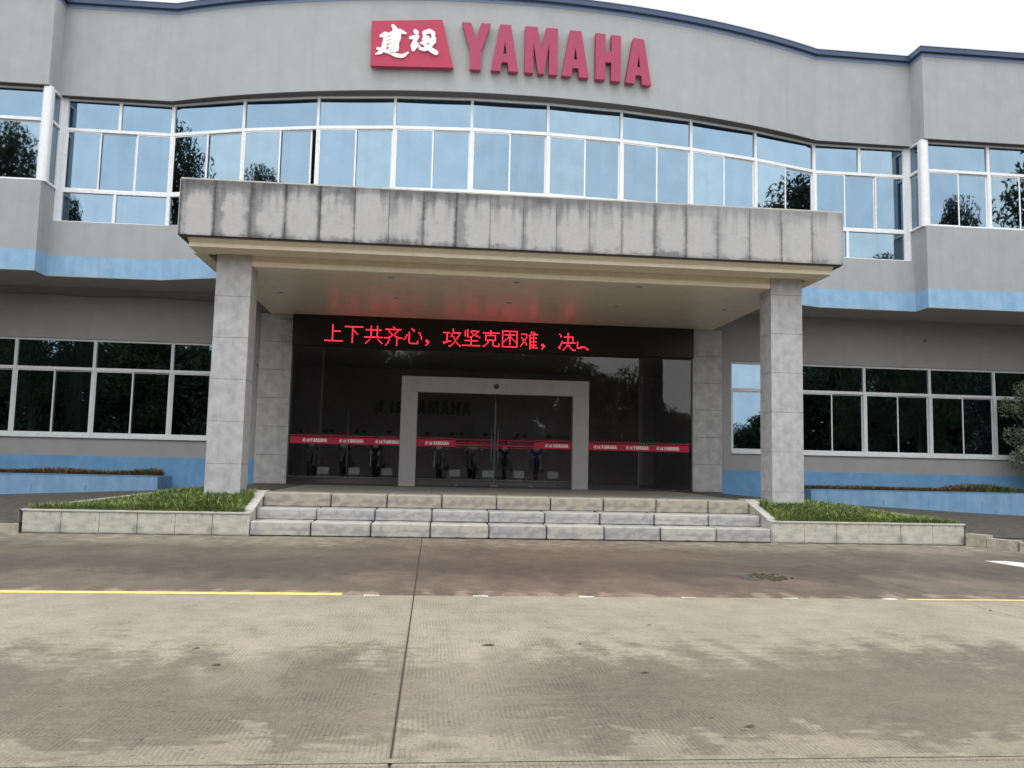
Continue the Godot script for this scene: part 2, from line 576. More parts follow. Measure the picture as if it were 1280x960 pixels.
func front_line(offset := 0.0) -> Array:   # the whole upper wall face, from left to right
	var l := [Vector2(-20, WING_WALL + offset), Vector2(-WING_X + offset, WING_WALL + offset), Vector2(-WING_X + offset, STR_WALL + offset)]
	l.append_array(bow_line(func(x): return bow_wall(x) + offset, -9.36, 9.36, 64))
	l.append_array([Vector2(WING_X - offset, STR_WALL + offset), Vector2(WING_X - offset, WING_WALL + offset), Vector2(20, WING_WALL + offset)])
	return l

# ---------------------------------------------------------------- windows
# A glazed unit from a to b (plan points), rows: [y0, y1, [dividers as shares of the width], sliding]
func window_unit(parent: Node, a: Vector2, b: Vector2, rows: Array, frame: String, wide_end := 0.034, slit := -1) -> void:
	var w := a.distance_to(b)
	var dir := (b - a) / w
	var o := MeshInstance3D.new()
	o.name = "window"
	parent.add_child(o, true)
	o.position = Vector3(a.x, 0, a.y)
	o.rotation.y = -atan2(dir.y, dir.x)
	var st := ST()
	var y0: float = rows[0][0]
	var y1: float = rows[-1][1]
	var e := wide_end
	box(st, Vector3(0, y0, -0.07), Vector3(e, y1, 0.03), 0.006)
	box(st, Vector3(w - e, y0, -0.07), Vector3(w, y1, 0.03), 0.006)
	var glasses := ["mirror_glass", "mirror_glass", "mirror_glass_pale", "mirror_glass_deep"]
	for ri in rows.size():
		var r: Array = rows[ri]
		var lo: float = r[0]
		var hi: float = r[1]
		var t := 0.045
		box(st, Vector3(e, lo - (0.0 if ri == 0 else t), -0.068), Vector3(w - e, lo + (0.07 if ri == 0 else t), 0.027), 0.006)
		if ri == rows.size() - 1:
			box(st, Vector3(e, hi - 0.06, -0.068), Vector3(w - e, hi, 0.027), 0.006)
		var b0 := lo + (0.07 if ri == 0 else t)
		var b1 := hi - (0.06 if ri == rows.size() - 1 else t)
		var cuts := [e]
		for c in r[2]: cuts.append(c * w)
		cuts.append(w - e)
		var sliding: bool = r[3]
		for ci in range(1, cuts.size() - 1):
			if not sliding:
				box(st, Vector3(cuts[ci] - 0.04, b0, -0.066), Vector3(cuts[ci] + 0.04, b1, 0.024), 0.005)
		for ci in cuts.size() - 1:
			var x0: float = cuts[ci] + (0.0 if ci == 0 or sliding else 0.04)
			var x1: float = cuts[ci + 1] - (0.0 if ci == cuts.size() - 2 or sliding else 0.04)
			var zz := -0.03
			var gm: String = glasses[rng.randi() % glasses.size()]
			var tilt := Vector3(rng.randf_range(-0.0022, 0.0022), rng.randf_range(-0.0035, 0.0035), 0)
			if sliding:
				zz = -0.005 if ci % 2 == 0 else -0.048
				if ci % 2 == 0: x1 += 0.03
				else: x0 -= 0.03
				if slit == ci:
					x0 -= 0.13
					x1 -= 0.13
				var s := ST()
				var f := 0.042
				box(s, Vector3(x0, b0 + 0.002, zz - 0.018), Vector3(x0 + f, b1 - 0.002, zz + 0.018), 0.005)
				box(s, Vector3(x1 - f, b0 + 0.002, zz - 0.018), Vector3(x1, b1 - 0.002, zz + 0.018), 0.005)
				box(s, Vector3(x0 + f, b0 + 0.002, zz - 0.016), Vector3(x1 - f, b0 + 0.045, zz + 0.016), 0.004)
				box(s, Vector3(x0 + f, b1 - 0.035, zz - 0.016), Vector3(x1 - f, b1 - 0.002, zz + 0.016), 0.004)
				obj("sash", s, M[frame], o)
				x0 += f
				x1 -= f
				pane(o, Vector2(x0, b0 + 0.045), Vector2(x1, b1 - 0.035), zz, gm, tilt)
			else:
				pane(o, Vector2(x0, b0), Vector2(x1, b1), zz, gm, tilt)
	st.generate_normals()
	o.mesh = st.commit()
	o.material_override = M[frame]

func pane(o: Node, lo: Vector2, hi: Vector2, z: float, gm: String, tilt: Vector3) -> void:
	var c := (lo + hi) * 0.5
	var h := (hi - lo) * 0.5 + Vector2(0.008, 0.008)
	var p := bx("pane", Vector3(-h.x, -h.y, -0.004), Vector3(h.x, h.y, 0.004), M[gm], o)
	p.position = Vector3(c.x, c.y, z)
	p.rotation = tilt

# ---------------------------------------------------------------- building
func build_building() -> void:
	var b := thing("office_building", "long two-storey grey office building with bowed centre and light blue bands", "building")
	# upper storey walls
	var sill_line := bow_line(bow_wall, -9.36, 9.36, 64)
	sill_line.push_front(Vector2(-WING_X, STR_WALL))
	sill_line.append(Vector2(WING_X, STR_WALL))
	obj("wall", wall_strip(sill_line, 6.9, 7.86, 0.3), M.wall_paint, b)
	obj("blue_band", wall_strip(sill_line, SOFFIT, 6.9, 0.3), M.blue_paint, b)
	for s in [-1, 1]:
		var wl := [Vector2(-20, WING_WALL), Vector2(-WING_X, WING_WALL), Vector2(-WING_X, STR_WALL - 0.3)]
		if s == 1: wl = [Vector2(WING_X, STR_WALL - 0.3), Vector2(WING_X, WING_WALL), Vector2(20, WING_WALL)]
		obj("wall", wing_block(s, 6.9, 8.78), M.wall_paint, b)
		obj("blue_band", wing_block(s, SOFFIT, 6.9), M.blue_paint, b)
	# parapet, with a thin dark strip added to darken its underside over the windows
	obj("parapet", wall_strip(front_line(), 11.42, 13.95, 0.9), M.wall_paint, b)
	obj("soffit_dark_strip", wall_strip(front_line(-0.004), 11.405, 11.418, 0.85), M.head_dark, b)
	obj("parapet_band", wall_strip(front_line(0.012), 13.95, 14.06, 0.9), M.coping_edge_blue, b)
	obj("coping", wall_strip(front_line(0.13), 14.06, 14.21, 1.1), M.coping_blue, b)
	obj("coping_top", wall_strip(front_line(0.15), 14.21, 14.26, 1.1), M.coping_top, b)  # pale strip, the overexposed white rim put into its colour
	# windows of the bow: nine flat bays
	for i in 9:
		var x0 := (i - 4.5) * BAY
		var x1 := x0 + BAY
		var mid := [0.5]
		window_unit(b, Vector2(x0, bow_win(x0)), Vector2(x1, bow_win(x1)), [[7.86, 8.78, [], false], [8.78, 10.53, mid, true], [10.53, 11.42, [], false]], "white_frame", 0.034, 1 if i == 1 else -1)
	for s in [-1, 1]:
		var a := Vector2(-WING_X + 0.12, STR_WIN)
		var e := Vector2(-9.36, STR_WIN)
		if s == 1:
			a = Vector2(9.36, STR_WIN)
			e = Vector2(WING_X - 0.12, STR_WIN)
		window_unit(b, a, e, [[7.86, 8.78, [0.5 if s == -1 else 0.36], false], [8.78, 10.53, [0.333, 0.667], true], [10.53, 11.42, [0.5], false]], "white_frame", 0.07)
		# glazed return beside the wing, with a round corner post
		var r0 := Vector2(-WING_X + 0.02, WING_WIN - 0.02)
		var r1 := Vector2(-WING_X + 0.02, STR_WIN + 0.05)
		if s == 1:
			r0 = Vector2(WING_X - 0.02, STR_WIN + 0.05)
			r1 = Vector2(WING_X - 0.02, WING_WIN - 0.02)
		window_unit(b, r0, r1, [[8.78, 10.53, [], false], [10.53, 11.42, [], false]], "white_frame", 0.06)
		var post := ST()
		tube(post, [Vector3(s * (WING_X + 0.06), 8.78, WING_WIN + 0.06), Vector3(s * (WING_X + 0.06), 11.42, WING_WIN + 0.06)], [0.13, 0.13], 20)
		obj("corner_post", post, M.white_frame, b)
		bx("corner_mullion", Vector3(s * WING_X - 0.09 - s * 0.09, 7.86, STR_WIN - 0.05), Vector3(s * WING_X + 0.09 - s * 0.09, 11.42, STR_WIN + 0.07), M.white_frame, b, 0.01)
		# wing windows
		var x := WING_X + 0.18
		for k in 4:
			var x2 := x + 1.95
			var p := Vector2(x, WING_WIN)
			var q := Vector2(x2, WING_WIN)
			if s == -1:
				p = Vector2(-x2, WING_WIN)
				q = Vector2(-x, WING_WIN)
			window_unit(b, p, q, [[8.78, 10.53, [0.5] if s == 1 else [0.24], true], [10.53, 11.42, [], false]], "white_frame", 0.04)
			x = x2
	# lower storey
	for s in [-1, 1]:
		var x0 := 6.93 if s == 1 else -20.0
		var x1 := 20.0 if s == 1 else -6.93
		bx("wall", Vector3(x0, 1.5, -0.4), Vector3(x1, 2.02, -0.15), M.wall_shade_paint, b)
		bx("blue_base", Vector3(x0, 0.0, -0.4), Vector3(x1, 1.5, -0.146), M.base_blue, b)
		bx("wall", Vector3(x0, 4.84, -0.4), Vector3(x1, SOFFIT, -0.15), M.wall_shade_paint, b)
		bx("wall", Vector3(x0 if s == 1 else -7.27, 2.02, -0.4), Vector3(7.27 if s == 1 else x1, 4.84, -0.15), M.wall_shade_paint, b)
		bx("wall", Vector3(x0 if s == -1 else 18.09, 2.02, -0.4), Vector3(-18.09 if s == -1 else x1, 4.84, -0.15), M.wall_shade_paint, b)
		bx("window_sill", Vector3(-18.09 if s == -1 else 7.27, 2.0, -0.15), Vector3(-7.27 if s == -1 else 18.09, 2.045, -0.10), M.dull_frame, b, 0.008)
		for k in 5:
			var a := 7.27 + k * 2.164
			var p := Vector2(a, -0.22)
			var q := Vector2(a + 2.164, -0.22)
			if s == -1:
				p = Vector2(-a - 2.164, -0.22)
				q = Vector2(-a, -0.22)
			window_unit(b, p, q, [[2.045, 3.98, [0.5], true], [3.98, 4.84, [], false]], "dull_frame", 0.042)
		# clad pier beside the glass entrance wall
		var pier := bx("pillar", Vector3(s * 6.47 - 0.455, DOOR_Y - 0.8, -0.37), Vector3(s * 6.47 + 0.455, 5.77, -0.03), M.tile_joint, b)
		var y := DOOR_Y
		while y < 5.7:
			var y2: float = minf(y + 0.825, 5.77)
			bx("cladding_tile", Vector3(s * 6.47 - 0.46, y + 0.004, -0.03), Vector3(s * 6.47 + 0.46, y2 - 0.003, 0.0), M.tile_grey_dark, pier, 0.004)
			y = y2
	# shell: soffit of the overhang, roof, back and sides, wall above the canopy ceiling
	var so := wall_strip([Vector2(-20, WING_WALL), Vector2(-WING_X, WING_WALL)], SOFFIT - 0.02, SOFFIT, 2.2)
	obj("soffit", so, M.soffit_paint, b)
	obj("soffit", wall_strip([Vector2(WING_X, WING_WALL), Vector2(20, WING_WALL)], SOFFIT - 0.02, SOFFIT, 2.2), M.soffit_paint, b)
	var mid_line := bow_line(bow_wall, -9.36, 9.36, 64)
	mid_line.push_front(Vector2(-WING_X, STR_WALL))
	mid_line.append(Vector2(WING_X, STR_WALL))
	var ss := ST()
	for i in mid_line.size() - 1:
		var p: Vector2 = mid_line[i]
		var q: Vector2 = mid_line[i + 1]
		for y in [SOFFIT - 0.02, SOFFIT]:
			quad(ss, Vector3(p.x, y, p.y), Vector3(q.x, y, q.y), Vector3(q.x, y, -0.3), Vector3(p.x, y, -0.3), Vector3(0, -1 if y < SOFFIT else 1, 0))
		quad(ss, Vector3(p.x, SOFFIT - 0.02, p.y), Vector3(q.x, SOFFIT - 0.02, q.y), Vector3(q.x, SOFFIT, q.y), Vector3(p.x, SOFFIT, p.y), Vector3(0, 0, 1))
	obj("soffit", ss, M.soffit_paint, b)
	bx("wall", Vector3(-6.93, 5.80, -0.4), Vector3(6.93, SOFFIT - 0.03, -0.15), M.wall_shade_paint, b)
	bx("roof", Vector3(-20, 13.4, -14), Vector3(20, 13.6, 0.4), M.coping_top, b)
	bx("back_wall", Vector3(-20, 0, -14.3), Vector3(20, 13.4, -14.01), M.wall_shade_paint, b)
	for s in [-1, 1]:
		bx("side_wall", Vector3(s * 20.15 - 0.14, 0, -14), Vector3(s * 20.15 + 0.14, 13.95, 1.99), M.wall_paint, b)
	# showroom behind the glass
	bx("showroom_floor", Vector3(-6.9, DOOR_Y - 0.1, -7), Vector3(6.9, DOOR_Y, -0.06), M.room_floor, b)
	bx("showroom_wall", Vector3(-6.9, DOOR_Y, -7.2), Vector3(6.9, 5.0, -7.0), M.room_wall, b)
	for s in [-1, 1]:
		bx("showroom_wall", Vector3(s * 6.8 - 0.1, DOOR_Y, -7), Vector3(s * 6.8 + 0.1, 5.0, -0.42), M.room_wall, b)
	bx("showroom_ceiling", Vector3(-6.9, 5.0, -7.2), Vector3(6.9, 5.2, -0.06), M.room_wall, b)
	# conduit and cable under the overhang on the left, pipe beside the left pier
	var cab := ST()
	var pts := []
	var rad := []
	for i in 25:
		var u := i / 24.0
		pts.append(Vector3(lerpf(-19.5, -7.0, u), 6.12 - 0.05 * sin(u * PI * 4.0) * sin(u * PI * 4.0), -0.12))
		rad.append(0.016)
	tube(cab, pts, rad, 6)
	obj("cable", cab, M.grey_pipe, b)
	var con := ST()
	tube(con, [Vector3(-6.96, 4.1, -0.10), Vector3(-6.96, 5.9, -0.10)], [0.03, 0.03], 8)
	tube(con, [Vector3(-6.96, 5.62, -0.09), Vector3(-6.0, 5.62, 0.03)], [0.022, 0.022], 8)
	box(con, Vector3(-7.05, 4.25, -0.15), Vector3(-6.93, 4.5, -0.04), 0.01)
	obj("conduit", con, M.grey_pipe, b)
	var vent := ST()
	tube(vent, [Vector3(13.6, 5.72, -0.15), Vector3(13.6, 5.72, -0.06)], [0.05, 0.05], 12)
	obj("wall_vent", vent, M.grey_pipe, b)

func wing_block(s: int, y0: float, y1: float) -> SurfaceTool:
	var st := ST()
	var xa := s * WING_X
	var lo := Vector3(minf(xa, s * 20.0), y0, 1.0)
	var hi := Vector3(maxf(xa, s * 20.0), y1, WING_WALL)
	box(st, lo, hi, 0.0)
	return st

# ---------------------------------------------------------------- canopy and columns
func build_canopy() -> void:
	var c := thing("entrance_canopy", "wide flat porch canopy with stained grey slab fascia and cream underside", "canopy")
	var w := 7.268
	var zf := 6.944
	var y0 := 6.184
	var y1 := 7.384
	var tw := 2.0 * w / 20.0
	bx("canopy_core", Vector3(-w + 0.03, y0 + 0.02, 1.2), Vector3(w - 0.03, y1 - 0.03, zf - 0.035), M.tile_joint, c)
	for i in 20:
		var st := ST()
		var a := -w + i * tw + 0.0025
		var b := a + tw - 0.005
		var u0 := i / 20.0
		fascia_panel(st, a, b, y0, y1 - rng.randf() * 0.006, zf - 0.03, zf + rng.randf_range(-0.003, 0.003), u0, u0 + 0.05)
		obj("fascia_panel", st, M.fascia, c)
	for s in [-1, 1]:
		for k in 5:
			var z0 := 1.9 + k * 1.008
			bx("fascia_panel", Vector3(s * w - 0.015, y0, z0 + 0.004), Vector3(s * w + 0.015, y1, z0 + 1.0), M.tile_grey, c, 0.004)
	bx("roof_slab", Vector3(-w, y1 + 0.002, 1.4), Vector3(w, y1 + 0.03, zf - 0.01), M.cap_stone, c)
	# near-black drip edge that paints the shadow line under the fascia, cove, cornice
	bx("drip_shadow_edge", Vector3(-w + 0.03, y0 - 0.03, 1.4), Vector3(w - 0.03, y0 + 0.018, zf - 0.04), M.dark_frame, c)
	var pf := PackedVector2Array([Vector2(6.86, 6.152), Vector2(6.74, 6.075), Vector2(6.735, 5.995), Vector2(6.10, 5.985), Vector2(6.10, 6.152)])
	var xf := Transform3D(Basis(Vector3(0, 0, 1), Vector3(0, 1, 0), Vector3(1, 0, 0)), Vector3.ZERO)
	var st2 := ST()
	prism(st2, pf, -w + 0.18, w - 0.18, xf)
	obj("cornice", st2, M.cream, c)
	for s in [-1, 1]:
		bx("cornice", Vector3(s * 6.98 - 0.18, 5.988, 1.4), Vector3(s * 6.98 + 0.10, 6.15, 6.09), M.cream, c)
	# front beam with a stepped face, side beams, ceiling
	bx("beam", Vector3(-5.89, 5.86, 6.0), Vector3(5.89, 5.984, 6.14), M.cream, c)
	bx("beam", Vector3(-5.89, 5.742, 6.0), Vector3(5.89, 5.86, 6.172), M.cream, c, 0.012)
	bx("ceiling", Vector3(-6.64, 5.765, 0.0), Vector3(6.64, 5.98, 5.998), M.ceiling_paint, c)
	for k in [[-5.8, 3.25], [-5.78, 0.66], [-2.9, 5.55], [-2.9, 3.15], [0.0, 5.62], [0.05, 3.12], [2.9, 5.69], [2.88, 3.25], [2.88, 0.6], [5.82, 3.3], [5.85, 0.68]]:
		var ring := TorusMesh.new()
		ring.inner_radius = 0.075
		ring.outer_radius = 0.095
		ring.rings = 20
		ring.ring_segments = 8
		var o := obj("downlight", ring, M.dull_frame, c)
		o.position = Vector3(k[0], 5.763, k[1])
		var cup := ST()
		tube(cup, [Vector3(0, -0.004, 0), Vector3(0, 0.012, 0)], [0.08, 0.08], 16)
		obj("lamp_recess", cup, M.grey_pipe, o)

func fascia_panel(st: SurfaceTool, a: float, b: float, y0: float, y1: float, z0: float, z1: float, u0: float, u1: float) -> void:
	var bev := 0.004
	var q := [Vector3(a + bev, y0 + bev, z1), Vector3(b - bev, y0 + bev, z1), Vector3(b - bev, y1 - bev, z1), Vector3(a + bev, y1 - bev, z1)]
	var uv := [Vector2(u0, 1), Vector2(u1, 1), Vector2(u1, 0), Vector2(u0, 0)]
	for i in [0, 2, 1, 0, 3, 2]:
		st.set_uv(uv[i])
		st.add_vertex(q[i])
	var r := [Vector3(a, y0, z1 - bev), Vector3(b, y0, z1 - bev), Vector3(b, y1, z1 - bev), Vector3(a, y1, z1 - bev)]
	var t := [Vector3(a, y0, z0), Vector3(b, y0, z0), Vector3(b, y1, z0), Vector3(a, y1, z0)]
	for i in 4:
		var j := (i + 1) % 4
		for pair in [[q, r], [r, t]]:
			var f: Array = pair[0]
			var g: Array = pair[1]
			for k in [[f, i], [f, j], [g, j], [f, i], [g, j], [g, i]]:
				st.set_uv(uv[k[1]])
				st.add_vertex(k[0][k[1]])

func build_columns() -> void:
	for s in [-1, 1]:
		var c := thing("clad_column", "square grey stone-clad porch column standing in the %s planter" % ("left" if s == -1 else "right"), "column", Vector3(s * 6.268, 0, 5.845), 0, "columns of the entrance porch")
		bx("core", Vector3(-0.355, 0.3, -0.31), Vector3(0.355, 5.984, 0.31), M.tile_joint, c)
		var ys := [0.4, 1.42, 2.33, 3.24, 4.15, 5.06, 5.984] if s == -1 else [0.4, 1.05, 1.96, 2.87, 3.78, 4.69, 5.60, 5.984]
		for i in ys.size() - 1:
			var y0: float = ys[i] + 0.0025
			var y1: float = ys[i + 1] - 0.0025
			var mm: Material = M.tile_grey
			bx("cladding_slab", Vector3(-0.375, y0, 0.31), Vector3(0.375, y1, 0.33), mm, c, 0.004)
			bx("cladding_slab", Vector3(-0.375, y0, -0.33), Vector3(0.375, y1, -0.31), mm, c, 0.004)
			for e in [-1, 1]:
				bx("cladding_slab", Vector3(e * 0.365 - 0.01, y0, -0.309), Vector3(e * 0.365 + 0.01, y1, 0.309), mm, c, 0.004)

# ---------------------------------------------------------------- glass entrance wall
func build_storefront() -> void:
	var g := thing("glass_storefront", "dark glass entrance wall with a plain grey portal round its doors", "storefront")
	var top := 4.86
	var fr := ST()
	for s in [-1, 1]:
		box(fr, Vector3(s * 5.985 - 0.025, DOOR_Y, -0.05), Vector3(s * 5.985 + 0.025, top, 0.0), 0.004)
	box(fr, Vector3(-5.96, DOOR_Y, -0.05), Vector3(5.96, DOOR_Y + 0.05, 0.0), 0.004)
	box(fr, Vector3(-5.96, top - 0.05, -0.05), Vector3(5.96, top, 0.0), 0.004)
	obj("frame", fr, M.dark_frame, g)
	var xs := [[-5.955, -4.3065], [-4.3035, -2.795], [2.795, 4.3385], [4.3415, 5.955]]
	for p in xs:
		glass(g, Vector3(p[0], DOOR_Y + 0.05, -0.03), Vector3(p[1], top - 0.05, -0.018))
	for x in [-4.305, 4.34]:
		bx("glass_joint", Vector3(x - 0.006, DOOR_Y + 0.05, -0.035), Vector3(x + 0.006, 3.05 if x < 0.0 else 2.0, -0.010), M.glass_edge, g)
	for p in [[-2.795, -1.1465], [-1.1435, 1.1435], [1.1465, 2.795]]:
		glass(g, Vector3(p[0], 4.055, -0.03), Vector3(p[1], top - 0.05, -0.018))
	# portal
	var po := bx("door_surround", Vector3(-2.79, 3.585, -0.2), Vector3(2.79, 4.05, 0.11), M.portal_tile, g, 0.008)
	for s in [-1, 1]:
		bx("jamb", Vector3(s * 2.551 - 0.241, DOOR_Y, -0.2), Vector3(s * 2.551 + 0.241, 3.585, 0.11), M.portal_tile, po, 0.008)
	var sen := ST()
	tube(sen, [Vector3(0, 3.81, 0.108), Vector3(0, 3.81, 0.15), Vector3(0, 3.81, 0.17)], [0.075, 0.075, 0.05], 14)
	obj("door_sensor", sen, M.dark_frame, po)
	# fixed side lights and two sliding leaves
	for s in [-1, 1]:
		glass(g, Vector3(s * 1.73 - 0.575, DOOR_Y + 0.05, -0.03), Vector3(s * 1.73 + 0.575, 3.583, -0.018))
		var d := Node3D.new()
		d.name = "door"
		g.add_child(d, true)
		bx("glass_leaf", Vector3(s * 0.585 - 0.575, DOOR_Y + 0.02, -0.06), Vector3(s * 0.585 + 0.575, 3.58, -0.048), M.dark_glass, d)
		bx("meeting_edge", Vector3(s * 0.014 - 0.009, DOOR_Y + 0.02, -0.066), Vector3(s * 0.014 + 0.009, 3.4, -0.042), M.glass_edge, d)
		for x in [0.06, 1.10]:
			bx("patch_fitting", Vector3(s * x - 0.05, DOOR_Y + 0.01, -0.068), Vector3(s * x + 0.05, DOOR_Y + 0.075, -0.036), M.chrome, d, 0.006)
		var hd := ST()
		tube(hd, [Vector3(s * 0.10, 1.55, -0.02), Vector3(s * 0.10, 2.55, -0.02)], [0.014, 0.014], 8)
		obj("handle", hd, M.glass_edge, d)
		# the thin double film line across the doors
		for y in [2.215, 2.125, 1.985]:
			bx("film_line", Vector3(s * 0.585 - 0.575, y, -0.047), Vector3(s * 0.585 + 0.575, y + 0.022, -0.0455), M.red_film_thin, d)
		bx("film_band", Vector3(s * 0.585 - 0.575, 2.045, -0.0472), Vector3(s * 0.585 + 0.575, 2.09, -0.0458), M.red_film_thin, d)
	# red film bands with the firm's lettering
	for f in [[-5.95, -2.80, [-5.27, -4.22, -3.18]], [-2.305, -1.155, [-1.73]], [1.155, 2.305, [1.83]], [2.80, 5.90, [3.3, 4.28, 5.22]]]:
		var bandm := bx("logo_band", Vector3(f[0], 2.0, -0.0172), Vector3(f[1], 2.195, -0.0155), M.red_film, g)
		bx("band_edge_line", Vector3(f[0], 2.228, -0.0172), Vector3(f[1], 2.255, -0.0155), M.red_film_thin, bandm)
		for x in f[2]:
			var l := logo_mesh(0.115, 0.003)
			var o := obj("logo_print", l, M.film_print, bandm)
			o.position = Vector3(x - 0.34, 2.04, -0.0152)

func glass(g: Node, lo: Vector3, hi: Vector3) -> void:
	bx("glass_panel", lo, hi, M.dark_glass, g)

# brush strokes of the two characters of the emblem, in a square of 100 (y down)
const JIAN := [
	[[20, 33, 4.5], [30, 27, 5.5], [33, 32, 4.5]], [[33, 28, 6], [31, 45, 6], [29, 62, 6]],
	[[30, 50, 6], [28, 66, 7], [20, 78, 5], [8, 83, 2]], [[12, 68, 3.5], [22, 71, 5], [40, 76, 5], [62, 86, 5.5], [78, 88, 5], [92, 78, 2]],
	[[50, 6, 4.5], [56, 14, 6], [54, 30, 6], [53, 55, 6], [53, 74, 6]], [[40, 30, 4], [55, 22, 5.5], [68, 20, 6], [84, 26, 2.5]],
	[[66, 20, 6], [66, 38, 6], [64, 48, 5]], [[38, 42, 3], [52, 36, 4.5], [66, 34, 5]], [[38, 52, 3], [52, 47, 4.5], [64, 45, 5]],
	[[40, 62, 3], [52, 57, 4.5], [63, 55, 5]], [[42, 70, 2.5], [54, 66, 4], [63, 62, 5], [63, 72, 4]], [[46, 77, 2.5], [58, 74, 4]]]
const SHE := [
	[[22, 22, 6], [25, 26, 7.5], [27, 27, 6]], [[8, 44, 5], [18, 42, 6], [30, 40, 6]], [[26, 42, 7], [22, 55, 7], [16, 70, 7], [18, 82, 6]],
	[[18, 80, 6], [26, 72, 5], [32, 62, 2.5]], [[50, 28, 6], [52, 44, 5], [46, 50, 3]], [[50, 27, 6], [66, 22, 7], [78, 28, 6], [78, 44, 5]],
	[[78, 44, 5], [84, 46, 4]], [[52, 46, 5], [62, 42, 5]], [[42, 62, 4], [58, 56, 6], [74, 52, 7], [82, 56, 6]],
	[[80, 56, 6], [70, 70, 6], [56, 82, 6], [40, 80, 5], [36, 72, 3]], [[50, 64, 4], [62, 74, 6], [74, 84, 7.5], [88, 92, 7.5]]]

func brush(st: SurfaceTool, strokes: Array, at: Vector2, size: float, z0: float, z1: float, lift := 0.0012) -> void:
	var k := size / 100.0
	var n := 0
	for s in strokes:
		for i in s.size() - 1:
			var a := Vector2(s[i][0], -s[i][1]) * k + at
			var b := Vector2(s[i + 1][0], -s[i + 1][1]) * k + at
			var ra: float = s[i][2] * k
			var rb: float = s[i + 1][2] * k
			var pts := PackedVector2Array()
			for m in 10:
				var d := Vector2.from_angle(TAU * m / 10.0)
				pts.append(a + d * ra)
				pts.append(b + d * rb)
			var hull := Geometry2D.convex_hull(pts)
			hull.remove_at(hull.size() - 1)
			prism(st, hull, z0, z1 + n * lift)
			n += 1

const LETTERS := {
	"Y": [[[0, 100], [33, 100], [50, 66], [67, 100], [100, 100], [69, 40], [69, 0], [31, 0], [31, 40]]],
	"A": [[[0, 0], [30, 100], [70, 100], [100, 0], [69, 0], [63, 19], [37, 19], [31, 0]], [[43, 37], [57, 37], [50, 66]]],
	"M": [[[0, 0], [0, 100], [37, 100], [50, 52], [63, 100], [100, 100], [100, 0], [74, 0], [74, 66], [59, 0], [41, 0], [26, 66], [26, 0]]],
	"H": [[[0, 0], [0, 100], [38, 100], [38, 63], [62, 63], [62, 100], [100, 100], [100, 0], [62, 0], [62, 39], [38, 39], [38, 0]]]}

# one block letter; a hole is bridged to its outline so that one polygon makes the solid
func letter(st: SurfaceTool, ch: String, at: Vector2, w: float, h: float, z0: float, z1: float) -> void:
	var shapes: Array = LETTERS[ch]
	if ch == "A":                       # two halves, left and right of the apex
		for side in [0, 1]:
			var half := [[0, 0], [30, 100], [50, 100], [50, 64], [44, 37], [50, 37], [50, 19], [39, 19], [35, 0]]
			var p := PackedVector2Array()
			for q in half:
				var x: float = q[0] if side == 0 else 100 - q[0]
				p.append(at + Vector2(x * w, q[1] * h) / 100.0)
			prism(st, p, z0, z1)
		return
	var p := PackedVector2Array()
	for q in shapes[0]: p.append(at + Vector2(q[0] * w, q[1] * h) / 100.0)
	prism(st, p, z0, z1)

func logo_mesh(h: float, thick: float) -> SurfaceTool:
	var st := ST()
	brush(st, JIAN, Vector2(0, h), h, 0, thick * 0.5, 0.00004)
	brush(st, SHE, Vector2(h * 1.02, h), h, 0, thick * 0.5, 0.00004)
	var x := h * 2.1
	for ch in "YAMAHA":
		var w := h * (0.72 if ch == "M" else 0.62)
		letter(st, ch, Vector2(x, h * 0.08), w, h * 0.88, 0, thick * 0.5)
		x += w + h * 0.06
	return st

